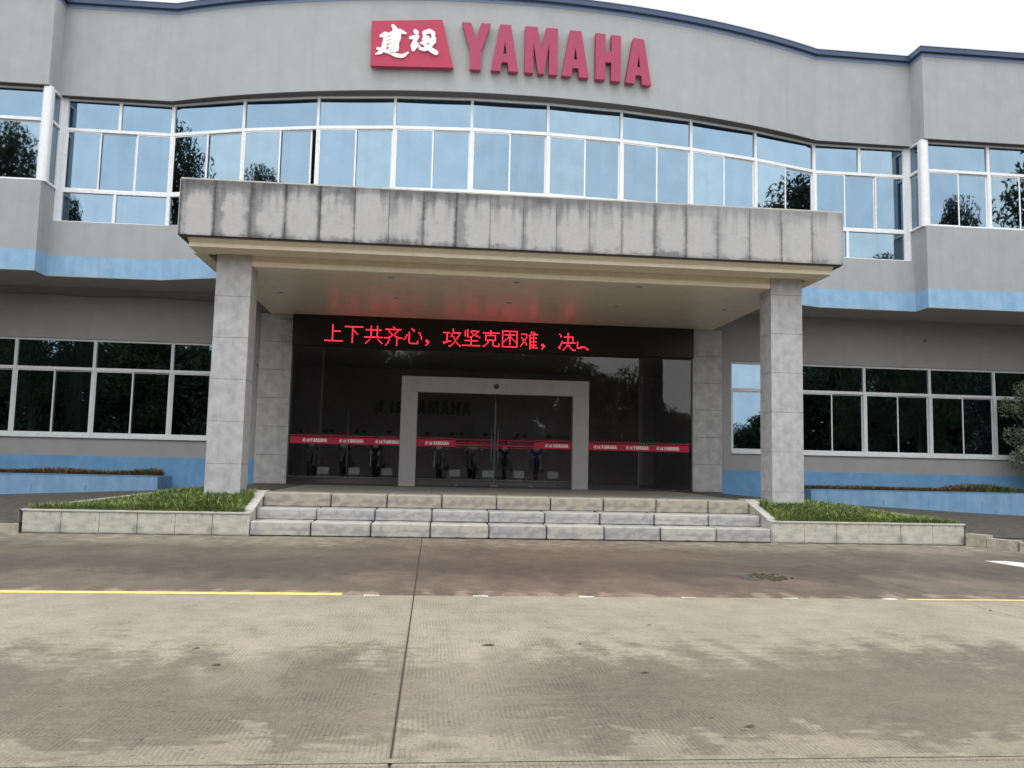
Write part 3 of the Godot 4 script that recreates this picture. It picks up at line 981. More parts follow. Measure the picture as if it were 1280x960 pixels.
# ---------------------------------------------------------------- LED display
const GLYPHS := {
	"shang": [0x0200, 0x0200, 0x0200, 0x0200, 0x0200, 0x03F8, 0x0200, 0x0200, 0x0200, 0x0200, 0x0200, 0x0200, 0x0200, 0xFFFE],
	"xia": [0, 0xFFFE, 0x0200, 0x0200, 0x0300, 0x0280, 0x0240, 0x0220, 0x0200, 0x0200, 0x0200, 0x0200, 0x0200, 0x0200, 0x0200],
	"gong": [0x0420, 0x0420, 0x0420, 0x7FFC, 0x0420, 0x0420, 0x0420, 0x0420, 0x0420, 0xFFFE, 0, 0x0810, 0x1008, 0x2004, 0x4002],
	"qi": [0x0100, 0x0080, 0x7FFC, 0x1010, 0x0820, 0x0440, 0x0280, 0x0280, 0x0C60, 0xF81E, 0x0820, 0x0820, 0x1020, 0x1020, 0x2020, 0x4020],
	"xin": [0, 0x0200, 0x0180, 0x0080, 0x0808, 0x0804, 0x2804, 0x2802, 0x4802, 0x4802, 0x8800, 0x0810, 0x0810, 0x07F0],
	"comma": [0, 0, 0, 0, 0, 0, 0, 0, 0, 0, 0x3000, 0x3800, 0x1800, 0x1000, 0x2000],
	"gongji": [0x0080, 0x0080, 0x0080, 0xFCFE, 0x1104, 0x1104, 0x1288, 0x1048, 0x1050, 0x1020, 0x1E20, 0xF050, 0x4088, 0x0104, 0x0602],
	"jian": [0x0800, 0x29FC, 0x2908, 0x2890, 0x2860, 0x2898, 0x0B06, 0x0100, 0x0100, 0x3FF8, 0x0100, 0x0100, 0x0100, 0xFFFE],
	"ke": [0x0100, 0x0100, 0x7FFE, 0x0100, 0x1FF0, 0x1010, 0x1010, 0x1010, 0x1FF0, 0x0440, 0x0440, 0x0842, 0x1042, 0x603E],
	"kun": [0x7FFC, 0x4104, 0x4104, 0x5FF4, 0x4104, 0x4384, 0x4544, 0x4924, 0x5114, 0x610C, 0x4104, 0x4104, 0x4004, 0x7FFC],
	"nan": [0x0050, 0x0048, 0x7C7E, 0x0590, 0x0490, 0x44FC, 0x2890, 0x2890, 0x10FC, 0x2890, 0x2490, 0x44FC, 0x8090, 0x00FE, 0x0080],
	"jue": [0x0080, 0x4080, 0x2080, 0x27F8, 0x0088, 0x0088, 0x0088, 0x1088, 0x1FFE, 0x2080, 0x2140, 0x4140, 0xC220, 0x4410, 0x080E],
	"part": [0, 0, 0, 0, 0, 0, 0, 0x8000, 0x8000, 0x8000, 0x8000, 0x9E00, 0xF180, 0x00C0]}

func build_led() -> void:
	var d := thing("led_display", "long black LED message board with red scrolling characters above the doors", "display board", Vector3(0, 4.86, 0))
	var h := bx("housing", Vector3(-5.995, 0.0, 0.004), Vector3(5.995, 0.90, 0.14), M.led_board, d, 0.006)
	for i in range(1, 12):
		bx("module_seam", Vector3(-6 + i - 0.002, 0.03, 0.139), Vector3(-6 + i + 0.002, 0.87, 0.1408), M.dark_frame, h)
	var pitch := 0.0359
	var x := -5.06
	for g in ["shang", "xia", "gong", "qi", "xin", "comma", "gongji", "jian", "ke", "kun", "nan", "comma", "jue", "part"]:
		var st := ST()
		var rows: Array = GLYPHS[g]
		for r in rows.size():
			for c in 16:
				if rows[r] & (0x8000 >> c):
					var px := x + c * pitch
					var py := 0.615 - r * pitch
					box(st, Vector3(px - 0.0125, py - 0.0125, 0.141), Vector3(px + 0.0125, py + 0.0125, 0.147))
		obj("lit_character", st, M.led_dot, d)
		x += 0.5745
	# the light that the glowing dots throw up at the ceiling
	var l := AreaLight3D.new()
	l.name = "led_glow"
	l.light_color = Color(1.0, 0.16, 0.27)
	l.light_energy = 0.10
	l.area_size = Vector2(7.2, 0.12)
	l.shadow_enabled = true
	add_child(l)
	l.position = Vector3(-1.35, 5.45, 0.30)
	l.rotation_degrees = Vector3(62, 180, 0)

# ---------------------------------------------------------------- sign on the parapet
func build_sign() -> void:
	var z := bow_wall(-2.7)
	var p := thing("emblem_sign", "red slanted-end sign board with two white brush characters on the parapet", "sign", Vector3(-2.70, 12.0, z + 0.03), -2.70 / WALL_R * -1.0 * -1.0, "")
	var st := ST()
	prism(st, PackedVector2Array([Vector2(-1.08, 0.0), Vector2(1.13, -0.02), Vector2(0.80, 1.31), Vector2(-1.09, 1.25)]), 0.0, 0.15)
	obj("board", st, M.sign_red, p)
	for k in [[JIAN, -1.02, "first_character"], [SHE, -0.10, "second_character"]]:
		var s := ST()
		brush(s, k[0], Vector2(k[1], 1.16), 1.02 if k[1] < -0.5 else 0.86, 0.14, 0.172)
		obj("brush_character", s, M.sign_white, p)
	var names := ["red block letter Y, first of the big letters beside the red board", "red block letter A between the Y and the M on the parapet", "red block letter M, widest of the big letters on the parapet", "red block letter A between the M and the H on the parapet", "red block letter H on the parapet between two letters A", "red block letter A, last of the big letters at the right end"]
	var xs := [[-1.394, -0.62], [-0.598, 0.138], [0.304, 1.192], [1.306, 2.058], [2.237, 2.952], [3.082, 3.832]]
	var i := 0
	for ch in "YAMAHA":
		var x0: float = xs[i][0]
		var x1: float = xs[i][1]
		var xm := (x0 + x1) * 0.5
		var w := x1 - x0
		var s := ST()
		letter(s, ch, Vector2(-w / 2, 0), w, 1.30, 0.0, 0.14)
		var o := obj("sign_letter", s, M.letter_red)
		o.position = Vector3(xm, 11.97, bow_wall(xm) + 0.035)
		o.rotation.y = asin(xm / WALL_R)
		tag(o, names[i], "sign letter", "big red letters on the parapet")
		i += 1

# ---------------------------------------------------------------- steps, planters, beds
func stone_box(st: SurfaceTool, lo: Vector3, hi: Vector3, bevel: float, uoff: Vector2, usize: Vector2) -> void:
	# a bevelled block whose front carries the stain picture once
	var t := ST()
	box(t, lo, hi, bevel)
	var arr := t.commit_to_arrays()
	var vs: PackedVector3Array = arr[Mesh.ARRAY_VERTEX]
	for i in vs.size():
		var p := vs[i]
		st.set_uv(uoff + Vector2((p.x - lo.x) / (hi.x - lo.x) * usize.x, (hi.y - p.y + (hi.z - p.z) * 0.5) / (hi.y - lo.y) * usize.y))
		st.add_vertex(p)

func build_steps() -> void:
	var s := thing("entrance_steps", "three broad stained stone steps leading up to the entrance platform", "steps")
	var rows := [[5.45, 7.17, 0.0, 0.287, 6.5, 0], [5.45, 6.576, 0.287, 0.523, 5.9, 1], [5.45, 5.935, 0.523, DOOR_Y, 5.3, 2]]
	bx("rubble_core", Vector3(-5.45, -0.1, -0.05), Vector3(5.45, DOOR_Y - 0.06, 5.85), M.joint_dirt, s)
	bx("step_core", Vector3(-5.45, -0.1, 5.85), Vector3(5.45, 0.50, 6.5), M.joint_dirt, s)
	bx("step_core", Vector3(-5.45, -0.1, 6.5), Vector3(5.45, 0.26, 7.1), M.joint_dirt, s)
	for r in rows:
		var ri: int = r[5]
		for k in 9:
			var shift: float = [0.0, 0.03, 0.24][ri]
			var x0: float = -5.45 + k * 1.2111 + (0.0 if k == 0 else shift)
			var x1: float = -5.45 + (k + 1) * 1.2111 + (0.0 if k == 8 else shift)
			var gap := 0.008 + rng.randf() * 0.008
			var st := ST()
			var z1: float = r[1] + rng.randf_range(-0.012, 0.006)
			var y1: float = r[3] + rng.randf_range(-0.006, 0.004)
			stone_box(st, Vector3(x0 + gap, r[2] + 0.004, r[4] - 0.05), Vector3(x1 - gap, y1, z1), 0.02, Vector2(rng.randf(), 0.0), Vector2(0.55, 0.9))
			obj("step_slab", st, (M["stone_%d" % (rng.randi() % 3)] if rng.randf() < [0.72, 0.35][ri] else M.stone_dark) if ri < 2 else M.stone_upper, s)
	# platform paving
	var nx := 9
	for i in nx:
		for j in 4:
			var x0 := -5.45 + i * 10.9 / nx
			var z0 := -0.02 + j * 1.31
			bx("paving_slab", Vector3(x0 + 0.003, DOOR_Y - 0.06, z0 + 0.003), Vector3(x0 + 10.9 / nx - 0.003, DOOR_Y - 0.004 - 0.001 * (i % 2), z0 + 1.307), M.paving, s, 0.004)

func rim_back(s: int) -> Array:
	var l := []
	for p in [[-9.82, 0.45, 7.13], [-9.78, 0.46, 6.8], [-9.3, 0.54, 6.2], [-8.6, 0.63, 5.75], [-7.9, 0.73, 5.45], [-7.4, 0.80, 5.3], [-6.66, 0.86, 5.3]]:
		l.append(Vector3(-s * p[0], p[1] + 0.025 * smooth(9.8, 9.0, absf(p[0])), p[2]))
	return l

func planter_height(s: int, x: float, z: float) -> float:
	var ax := absf(x)
	var back := smooth(9.9, 6.4, ax) * 0.36 + 0.44
	return lerpf(0.45, back, clampf((7.17 - z) / 1.25, 0.0, 1.0)) - 0.13 * smooth(0.40, 0.05, z - rim_z(ax)) * smooth(6.7, 7.1, ax)

func build_planters() -> void:
	for s in [-1, 1]:
		var side := "left" if s == -1 else "right"
		var p := thing("planter", "low wedge-shaped stone planter %s of the entrance steps" % side, "planter", Vector3.ZERO, 0, "planters beside the steps")
		var x0 := 5.45
		var x1 := 9.82
		for k in 6:
			var a := x0 + (x1 - x0) * k / 6.0
			var b := x0 + (x1 - x0) * (k + 1) / 6.0
			var lo := Vector3(minf(s * a, s * b) + 0.004, 0.0, 7.08)
			var hi := Vector3(maxf(s * a, s * b) - 0.004, 0.425, 7.165 + rng.randf_range(-0.003, 0.003))
			var st := ST()
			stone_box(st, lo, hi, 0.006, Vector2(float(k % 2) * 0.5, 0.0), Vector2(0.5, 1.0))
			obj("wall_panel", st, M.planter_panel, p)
		# front cap
		bx("cap", Vector3(minf(s * 5.45, s * 9.84), 0.425, 7.0), Vector3(maxf(s * 5.45, s * 9.84), 0.462, 7.185), M.cap_stone, p, 0.006)
		# cheek wall that climbs beside the steps
		var ck := ST()
		var prof := PackedVector2Array([Vector2(7.165, -0.05), Vector2(7.165, 0.425), Vector2(5.72, 0.80), Vector2(5.3, 0.80), Vector2(5.3, -0.05)])
		var xf := Transform3D(Basis(Vector3(0, 0, 1), Vector3(0, 1, 0), Vector3(1, 0, 0)), Vector3.ZERO)
		prism(ck, prof, s * 5.452 if s == 1 else -5.60, 5.60 if s == 1 else -5.452, xf)
		obj("cheek_wall", ck, M.cap_stone, p)
		var cc := ST()
		var cap := PackedVector2Array([Vector2(7.0, 0.465), Vector2(7.0, 0.505), Vector2(5.72, 0.845), Vector2(5.3, 0.845), Vector2(5.3, 0.802), Vector2(5.72, 0.802)])
		prism(cc, cap, 5.42 if s == 1 else -5.72, 5.72 if s == 1 else -5.42, xf)
		obj("cap", cc, M.cap_stone, p)
		bx("cap", Vector3(minf(s * 5.72, s * 6.64), 0.80, 5.28), Vector3(maxf(s * 5.72, s * 6.64), 0.846, 5.50), M.cap_stone, p, 0.006)
		# back rim, following the ramp
		var rb := rim_back(s)
		var st := ST()
		var wd := 0.20
		for i in rb.size() - 1:
			var a: Vector3 = rb[i]
			var b: Vector3 = rb[i + 1]
			var t: Vector3 = (b - a)
			t.y = 0
			t = t.normalized()
			var n := Vector3(t.z, 0, -t.x) * wd * 0.5
			if n.z > 0: n = -n
			var q := [a - n, b - n, b + n, a + n]
			quad(st, q[0], q[1], q[2], q[3], Vector3.UP)
			quad(st, q[3], q[2], Vector3(q[2].x, -0.05, q[2].z), Vector3(q[3].x, -0.05, q[3].z), n)
			quad(st, q[0], q[1], Vector3(q[1].x, -0.05, q[1].z), Vector3(q[0].x, -0.05, q[0].z), -n)
		obj("back_rim", st, M.cap_stone, p)
		# soil
		var so := ST()
		var nx := 22
		var nz := 8
		var grid := []
		for i in nx + 1:
			var col := []
			var x := lerpf(5.6, 9.75, float(i) / nx)
			var zb := rim_z(x)
			for j in nz + 1:
				var z := lerpf(7.1, zb, float(j) / nz)
				col.append(Vector3(s * x, planter_height(s, x, z) - 0.05 + rng.randf() * 0.02, z))
			grid.append(col)
		for i in nx:
			for j in nz:
				quad(so, grid[i][j], grid[i + 1][j], grid[i + 1][j + 1], grid[i][j + 1], Vector3.UP)
		obj("soil", so, M.soil, p)
		# grass
		var mm := MultiMesh.new()
		mm.transform_format = MultiMesh.TRANSFORM_3D
		mm.use_colors = true
		mm.mesh = tuft_mesh()
		var where := []
		while where.size() < 10000:
			var x := rng.randf_range(5.64, 9.76)
			var z := rng.randf_range(5.15, 7.08)
			if z < rim_z(x) + 0.13: continue
			if absf(x - 6.268) < 0.385 and absf(z - 5.845) < 0.34: continue
			if x < 6.3 and z < 6.05 and rng.randf() < 0.85: continue
			if s == 1 and z < 6.15 and x < 7.6 and rng.randf() < 0.75: continue
			where.append(Vector2(x, z))
		mm.instance_count = where.size()
		for i in where.size():
			var x: float = where[i].x
			var z: float = where[i].y
			var k := rng.randf_range(0.75, 1.35)
			var bs := Basis(Vector3.UP, rng.randf() * TAU).scaled(Vector3(k * 1.1, k * rng.randf_range(0.8, 1.6), k * 1.1))
			mm.set_instance_transform(i, Transform3D(bs, Vector3(s * x, planter_height(s, x, z) - 0.04, z)))
			var v := rng.randf_range(0.65, 1.2) * (1.0 + 0.22 * sin(x * 4.1 + z * 2.3) * sin(x * 1.7 - z * 3.1))
			var dry := 1.0 if rng.randf() < 0.09 else 0.0
			mm.set_instance_color(i, Color((0.18 + 0.12 * dry) * v, (0.25 - 0.02 * dry) * v, 0.075 * v + 0.03 * dry))
		var g := MultiMeshInstance3D.new()
		g.name = numbered("planter_grass")
		g.multimesh = mm
		g.material_override = M.grass_blade
		add_child(g)
		tag(g, "short dense green grass growing in the %s planter" % side, "grass", "", "stuff")

func rim_z(x: float) -> float:
	var rb := rim_back(1)
	if x <= 6.66: return 5.4
	for i in range(rb.size() - 1, 0, -1):
		if x <= rb[i - 1].x:
			return lerpf(rb[i].z, rb[i - 1].z, (x - rb[i].x) / maxf(rb[i - 1].x - rb[i].x, 1e-5))
	return 7.1

func tuft_mesh() -> ArrayMesh:
	var st := ST()
	var r := RandomNumberGenerator.new()
	r.seed = 3
	for i in 7:
		var a := r.randf() * TAU
		var d := Vector3(cos(a), 0, sin(a))
		var n := Vector3(-d.z, 0, d.x) * 0.006
		var o := d * r.randf() * 0.03
		var h := r.randf_range(0.04, 0.11)
		var mid := o + d * 0.022 + Vector3.UP * h * 0.65
		var tip := o + d * r.randf_range(0.045, 0.075) + Vector3.UP * h
		quad(st, o - n, o + n, mid + n, mid - n, Vector3.UP)
		tri(st, mid - n, mid + n, tip, Vector3.UP)
	st.generate_normals()
	return st.commit()

func bed_ground(ax: float) -> float:   # level of the ramp along the raised beds
	if ax < 6.6: return DOOR_Y - 0.01
	if ax < 9.0: return lerpf(DOOR_Y - 0.01, 0.63, (ax - 6.6) / 2.4)
	if ax < 15.5: return lerpf(0.63, 0.33, (ax - 9.0) / 6.5)
	return 0.33 - minf(0.13, (ax - 15.5) * 0.03)

func build_beds() -> void:
	for s in [-1, 1]:
		var side := "left" if s == -1 else "right"
		var b := thing("raised_bed", "long low blue-painted bed wall under the %s ground-floor windows" % side, "raised bed", Vector3.ZERO, 0, "raised beds along the facade")
		var st := ST()
		var x0 := 9.25
		var x1 := 20.0
		var lo := Vector3(minf(s * x0, s * x1), 0.1, 0.86)
		var hi := Vector3(maxf(s * x0, s * x1), 0.985, 1.0)
		box(st, lo, hi, 0.012)
		box(st, Vector3(minf(s * x0, s * (x0 + 0.14)), 0.1, -0.14), Vector3(maxf(s * x0, s * (x0 + 0.14)), 0.985, 0.86), 0.0)
		obj("bed_wall", st, M.bed_blue, b)
		bx("bed_cap", Vector3(lo.x, 0.986, 0.84), Vector3(hi.x, 1.0, 1.012), M.bed_blue, b, 0.006)
		bx("soil", Vector3(minf(s * (x0 + 0.14), s * x1), 0.5, -0.145), Vector3(maxf(s * (x0 + 0.14), s * x1), 0.99, 0.86), M.soil, b)
		for x in [9.6, 11.3, 12.7, 14.4, 16.2]:
			var pipe := ST()
			var px: float = s * (x + 0.17 * s)
			tube(pipe, [Vector3(px, bed_ground(x) + 0.05, 1.0), Vector3(px, 0.72, 1.0)], [0.014, 0.014], 6)
			obj("weep_pipe", pipe, M.base_blue, b)
		var mm := MultiMesh.new()
		mm.transform_format = MultiMesh.TRANSFORM_3D
		mm.use_colors = true
		mm.mesh = tuft_mesh()
		var n := 6500
		mm.instance_count = n
		for i in n:
			var x := rng.randf_range(x0 + 0.2, x1)
			var z := rng.randf_range(-0.05, 0.84)
			var heap := 0.8 + 0.7 * sin(x * 1.3 + s) * sin(x * 0.47 + 1.0)
			var k := rng.randf_range(0.9, 1.9) * clampf(heap, 0.7, 1.8)
			mm.set_instance_transform(i, Transform3D(Basis(Vector3.UP, rng.randf() * TAU).scaled(Vector3(1.5, k, 1.5)), Vector3(s * x, 0.985, z)))
			var v := rng.randf_range(0.5, 1.2)
			if rng.randf() < (0.3 if x < 14.5 else 0.75): mm.set_instance_color(i, Color(0.09 * v, 0.12 * v, 0.035 * v))
			else: mm.set_instance_color(i, Color(0.20 * v, 0.105 * v, 0.055 * v))
		var g := MultiMeshInstance3D.new()
		g.name = numbered("dry_grass")
		g.multimesh = mm
		g.material_override = M.grass_blade
		add_child(g)
		tag(g, "patchy brown and green grass in the %s raised bed" % side, "dry grass", "", "stuff")

func build_ground() -> void:
	# one sheet to the horizon
	var st := ST()
	quad(st, Vector3(-400, -0.06, -400), Vector3(400, -0.06, -400), Vector3(400, -0.06, 400), Vector3(-400, -0.06, 400), Vector3.UP)
	var gr := obj("ground", st, M.ground)
	gr.set_meta("kind", "structure")
	# road: concrete slabs over a dark bed, with open joints
	var road := struct("road")
	bx("joint_bed", Vector3(-48, -0.05, 7.0), Vector3(52, -0.012, 31.0), M.joint_dirt, road)
	var zs := [7.195, 9.45, 14.42, 19.9, 25.4, 30.9]
	for j in zs.size() - 1:
		for i in range(-7, 8):
			var x0 := -1.976 + i * 6.72
			var g := 0.006
			var gz := 0.004 if j == 0 else 0.005
			if j == 0: gz = 0.003
			bx("road_slab", Vector3(x0 + g, -0.04, zs[j] + gz), Vector3(x0 + 6.72 - g, -0.0006 * ((i + 7) % 3), zs[j + 1] - gz), M.road, road, 0.008)
	# painted lines
	for k in [[-30.0, -2.82, 14.36, 1.0], [4.13, 34.0, 14.46, 0.6]]:
		var o := bx("yellow_line", Vector3(k[0], 0.001, k[2] - 0.075 * k[3]), Vector3(k[1], 0.005, k[2] + 0.075 * k[3]), M.yellow_line if k[3] > 0.9 else M.pale_yellow)
		tag(o, "thin yellow road line %s the dashed stretch before the entrance" % ("left of" if k[0] < -9.0 else "right of"), "road line", "", "structure")
	var w := 0
	for x in [-2.47, -1.19, 0.09, 1.35, 2.63, 3.91]:
		var o := bx("white_dash", Vector3(x - 0.09, 0.001, 14.40), Vector3(x + 0.09, 0.005, 14.47), M.white_line)
		tag(o, "short white painted road dash, %s in the row of six" % ["first from the left", "second from the left", "third from the left", "fourth from the left", "fifth from the left", "sixth from the left"][w], "road dash", "white dashes before the entrance", "structure")
		w += 1
	var ed := bx("worn_line", Vector3(-30, 0.001, 19.79), Vector3(34, 0.0035, 19.85), M.worn_yellow)
	tag(ed, "worn faint yellow road line nearest the viewer", "road line", "", "structure")
	var ws := ST()
	prism(ws, PackedVector2Array([Vector2(8.2, -10.12), Vector2(8.62, -10.12), Vector2(8.9, -10.75), Vector2(8.95, -12.4), Vector2(8.35, -12.4), Vector2(8.28, -11.0)]), 0.001, 0.005, Transform3D(Basis(Vector3(1, 0, 0), Vector3(0, 0, -1), Vector3(0, 1, 0)), Vector3.ZERO))
	tag(obj("white_marking", ws, M.white_line), "thick white painted road marking at the right edge of the photo", "road marking", "", "structure")
	# ramps that climb to the platform behind the planters
	for s in [-1, 1]:
		var rp := ST()
		var us := [5.45, 6.6, 7.4, 7.9, 8.6, 9.3, 9.78, 9.84, 9.95, 10.8, 12.0, 14.0, 17.0, 24.0, 36.0]
		var grid := []
		for u in us:
			var col := []
			for j in 9:
				var z := lerpf(-0.1, 7.3 if u > 9.9 else minf(rim_z(u) - 0.02, 7.1), j / 8.0)
				var yf := 0.19
				if u < 9.8: yf = lerpf(DOOR_Y - 0.01, 0.19, smooth(6.6, 9.8, u))
				if u > 10.0: yf = lerpf(0.19, 0.15, minf(1.0, (u - 10.0) / 4.0))
				col.append(Vector3(s * u, lerpf(bed_ground(u), yf, clampf((z - 1.6) / 5.6, 0.0, 1.0)), z))
			grid.append(col)
		for i in us.size() - 1:
			for j in 8:
				quad(rp, grid[i][j], grid[i + 1][j], grid[i + 1][j + 1], grid[i][j + 1], Vector3.UP)
		var o := obj("ramp", rp, M.asphalt)
		o.set_meta("kind", "structure")
		# kerb that flares out from the planter corner
		var kb := struct("kerb")
		var pts := [Vector2(9.86, 7.22), Vector2(10.25, 7.45), Vector2(10.8, 7.6), Vector2(11.8, 7.7), Vector2(13.0, 7.75), Vector2(15.0, 7.75), Vector2(18.0, 7.75), Vector2(22.0, 7.75)]
		if s == 1: pts = [Vector2(9.86, 7.26), Vector2(10.02, 7.7), Vector2(10.3, 8.25), Vector2(10.9, 8.8), Vector2(11.8, 9.15), Vector2(13.0, 9.3), Vector2(15.0, 9.3), Vector2(19.0, 9.3)]
		for i in pts.size() - 1:
			var a: Vector2 = pts[i]
			var b: Vector2 = pts[i + 1]
			var d := (b - a).normalized()
			var n := Vector2(-d.y, d.x) * 0.11
			var q := [a - n, b - n, b + n, a + n]
			var kp := PackedVector2Array()
			for v in q: kp.append(Vector2(s * v.x, -v.y))
			var ks := ST()
			prism(ks, kp, -0.03, (0.18 if s == -1 else maxf(0.15, 0.27 - i * 0.05)) + rng.randf_range(-0.012, 0.015), Transform3D(Basis(Vector3(1, 0, 0), Vector3(0, 0, -1), Vector3(0, 1, 0)), Vector3.ZERO))
			obj("kerb_stone", ks, M.kerb_stone, kb)
		if s == 1:    # tarmac between the flared kerb and the ramp
			var fl := ST()
			for i in pts.size() - 1:
				var a: Vector2 = pts[i]
				var b: Vector2 = pts[i + 1]
				quad(fl, Vector3(a.x, 0.135, a.y), Vector3(b.x, 0.135, b.y), Vector3(b.x, 0.165, 7.2), Vector3(a.x, 0.165, 7.2), Vector3.UP)
			var fo := obj("ramp", fl, M.asphalt)
			fo.set_meta("kind", "structure")
	# small wet hollow with weeds, fallen leaves
	var wp := ST()
	var po := PackedVector2Array()
	for i in 28:
		var a := TAU * i / 28.0
		var r := 1.0 + 0.25 * sin(a * 3.0 + 1.0) + 0.15 * sin(a * 5.0)
		po.append(Vector2(2.95 + cos(a) * 0.34 * r, -12.45 + sin(a) * 0.36 * r))
	prism(wp, po, 0.0005, 0.0030, Transform3D(Basis(Vector3(1, 0, 0), Vector3(0, 0, -1), Vector3(0, 1, 0)), Vector3.ZERO))
	tag(obj("puddle", wp, M.wet_patch), "small shallow puddle on the dark road lane before the steps", "puddle")
	var ms := ST()
	for i in 60:
		var c := Vector3(3.22 + rng.randfn(0, 0.13), 0.004, 12.55 + rng.randfn(0, 0.17))
		var h := rng.randf_range(0.003, 0.012)
		box(ms, c - Vector3(0.02, 0.004, 0.03), c + Vector3(0.02, h, 0.03), 0.006, Transform3D(Basis.IDENTITY, Vector3.ZERO))
	tag(obj("moss_patch", ms, M.moss), "small yellow-green moss patch beside the road puddle", "moss", "", "stuff")
	var leaves := [[595, "long dark fallen leaf on the pale lane right of the road joint", Vector3(-1.27, 0, 17.05), 0.14, 1.5], [685, "tiny dark fallen leaf alone on the pale lane centre", Vector3(-0.45, 0, 17.0), 0.05, 1.2],
		[775, "small dry leaf on the pale lane below the white dashes", Vector3(0.4, 0, 16.15), 0.055, 1.4], [745, "curled olive leaf at the edge of the dark stain", Vector3(-0.13, 0, 18.0), 0.08, 1.7], [885, "brown leaf at the bottom right on the dark stained lane", Vector3(0.20, 0, 19.3), 0.075, 1.5],
		[1208, "dark fallen leaf near the right yellow line", Vector3(4.7, 0, 15.2), 0.09, 0.6], [248, "dark fallen leaf on the pale lane at the left", Vector3(-3.7, 0, 17.2), 0.07, 1.2], [275, "thin dry leaf at the left by the stain edge", Vector3(-3.4, 0, 17.75), 0.08, 1.6]]
	for l in leaves:
		var ls := ST()
		var len: float = l[3]
		for k in [-1, 1]:
			quad(ls, Vector3(-len / 2, 0.004, 0), Vector3(-len * 0.1, 0.010, k * len * 0.16), Vector3(len * 0.25, 0.011, k * len * 0.13), Vector3(len / 2, 0.006, 0), Vector3.UP)
		var o := obj("fallen_leaf", ls, M.dry_leaf)
		o.position = l[2]
		o.rotation.y = PI / 2 - l[4]
		tag(o, l[1], "leaf", "fallen leaves on the road")

# ---------------------------------------------------------------- motorcycles in the showroom
func prim(mesh: PrimitiveMesh, called: String, m: Material, parent: Node, at: Vector3, rot := Vector3.ZERO, sc := Vector3.ONE) -> MeshInstance3D:
	var o := obj(called, mesh, m, parent)
	o.position = at
	o.rotation_degrees = rot
	o.scale = sc
	return o

func make_motorcycle() -> Node3D:
	# faces +z, wheels on y = 0
	var t := thing("motorcycle", "", "motorcycle")
	var tyre := TorusMesh.new()
	tyre.inner_radius = 0.21
	tyre.outer_radius = 0.31
	tyre.rings = 24
	tyre.ring_segments = 10
	for z in [0.68, -0.66]:
		var w := prim(tyre, "wheel", M.rubber, t, Vector3(0, 0.31, z), Vector3(0, 0, 90))
		var hub := CylinderMesh.new()
		hub.top_radius = 0.06
		hub.bottom_radius = 0.06
		hub.height = 0.14
		prim(hub, "hub", M.engine, w, Vector3.ZERO)
		var sp := ST()
		for k in 5:
			var a := TAU * k / 5.0
			tube(sp, [Vector3(0.05 * cos(a), 0, 0.05 * sin(a)), Vector3(0.22 * cos(a), 0, 0.22 * sin(a))], [0.02, 0.016], 6)
		obj("spokes", sp, M.engine, w)
	var fk := ST()
	for s in [-1, 1]:
		tube(fk, [Vector3(s * 0.11, 0.31, 0.68), Vector3(s * 0.11, 0.98, 0.42)], [0.03, 0.026], 8)
	obj("fork", fk, M.chrome, t)
	var mg := ST()
	var mp := []
	var mr := []
	for i in 9:
		var a := deg_to_rad(20.0 + i * 17.0)
		mp.append(Vector3(0, 0.31 + 0.35 * sin(a), 0.68 + 0.35 * cos(a)))
		mr.append(0.055)
	tube(mg, mp, mr, 8)
	obj("mudguard", mg, M.body_black, t)
	var sph := SphereMesh.new()
	sph.radius = 0.5
	sph.height = 1.0
	sph.radial_segments = 20
	sph.rings = 12
	prim(sph, "fairing", M.body_black, t, Vector3(0, 0.94, 0.47), Vector3(-12, 0, 0), Vector3(0.36, 0.42, 0.24))
	prim(sph, "headlight", M.lamp_lens, t, Vector3(0, 0.90, 0.57), Vector3(-8, 0, 0), Vector3(0.19, 0.15, 0.10))
	for s in [-1, 1]:
		prim(sph, "indicator", M.lamp_lens, t, Vector3(s * 0.23, 0.86, 0.46), Vector3.ZERO, Vector3(0.09, 0.055, 0.07))
	prim(sph, "tank", M.body_black, t, Vector3(0, 0.86, 0.12), Vector3(8, 0, 0), Vector3(0.32, 0.28, 0.58))
	var se := ST()
	box(se, Vector3(-0.14, 0.76, -0.78), Vector3(0.14, 0.86, -0.12), 0.05)
	obj("seat", se, M.seat_vinyl, t)
	var en := ST()
	box(en, Vector3(-0.17, 0.30, -0.20), Vector3(0.17, 0.66, 0.28), 0.05)
	for k in 4:
		box(en, Vector3(-0.20, 0.46 + k * 0.04, -0.08), Vector3(0.20, 0.475 + k * 0.04, 0.22), 0.004)
	obj("engine", en, M.engine, t)
	var ex := ST()
	tube(ex, [Vector3(0.16, 0.36, 0.2), Vector3(0.2, 0.27, -0.1), Vector3(0.22, 0.36, -0.75)], [0.03, 0.04, 0.055], 8)
	obj("exhaust", ex, M.chrome, t)
	var hb := ST()
	tube(hb, [Vector3(-0.39, 1.06, 0.20), Vector3(-0.2, 1.09, 0.36), Vector3(0.2, 1.09, 0.36), Vector3(0.39, 1.06, 0.20)], [0.018, 0.016, 0.016, 0.018], 8)
	obj("handlebar", hb, M.engine, t)
	for s in [-1, 1]:
		var st := ST()
		tube(st, [Vector3(s * 0.27, 1.08, 0.31), Vector3(s * 0.33, 1.27, 0.33)], [0.009, 0.009], 6)
		var mi := obj("mirror", st, M.engine, t)
		prim(sph, "mirror_head", M.rubber, mi, Vector3(s * 0.36, 1.31, 0.33), Vector3.ZERO, Vector3(0.16, 0.10, 0.04))
	return t

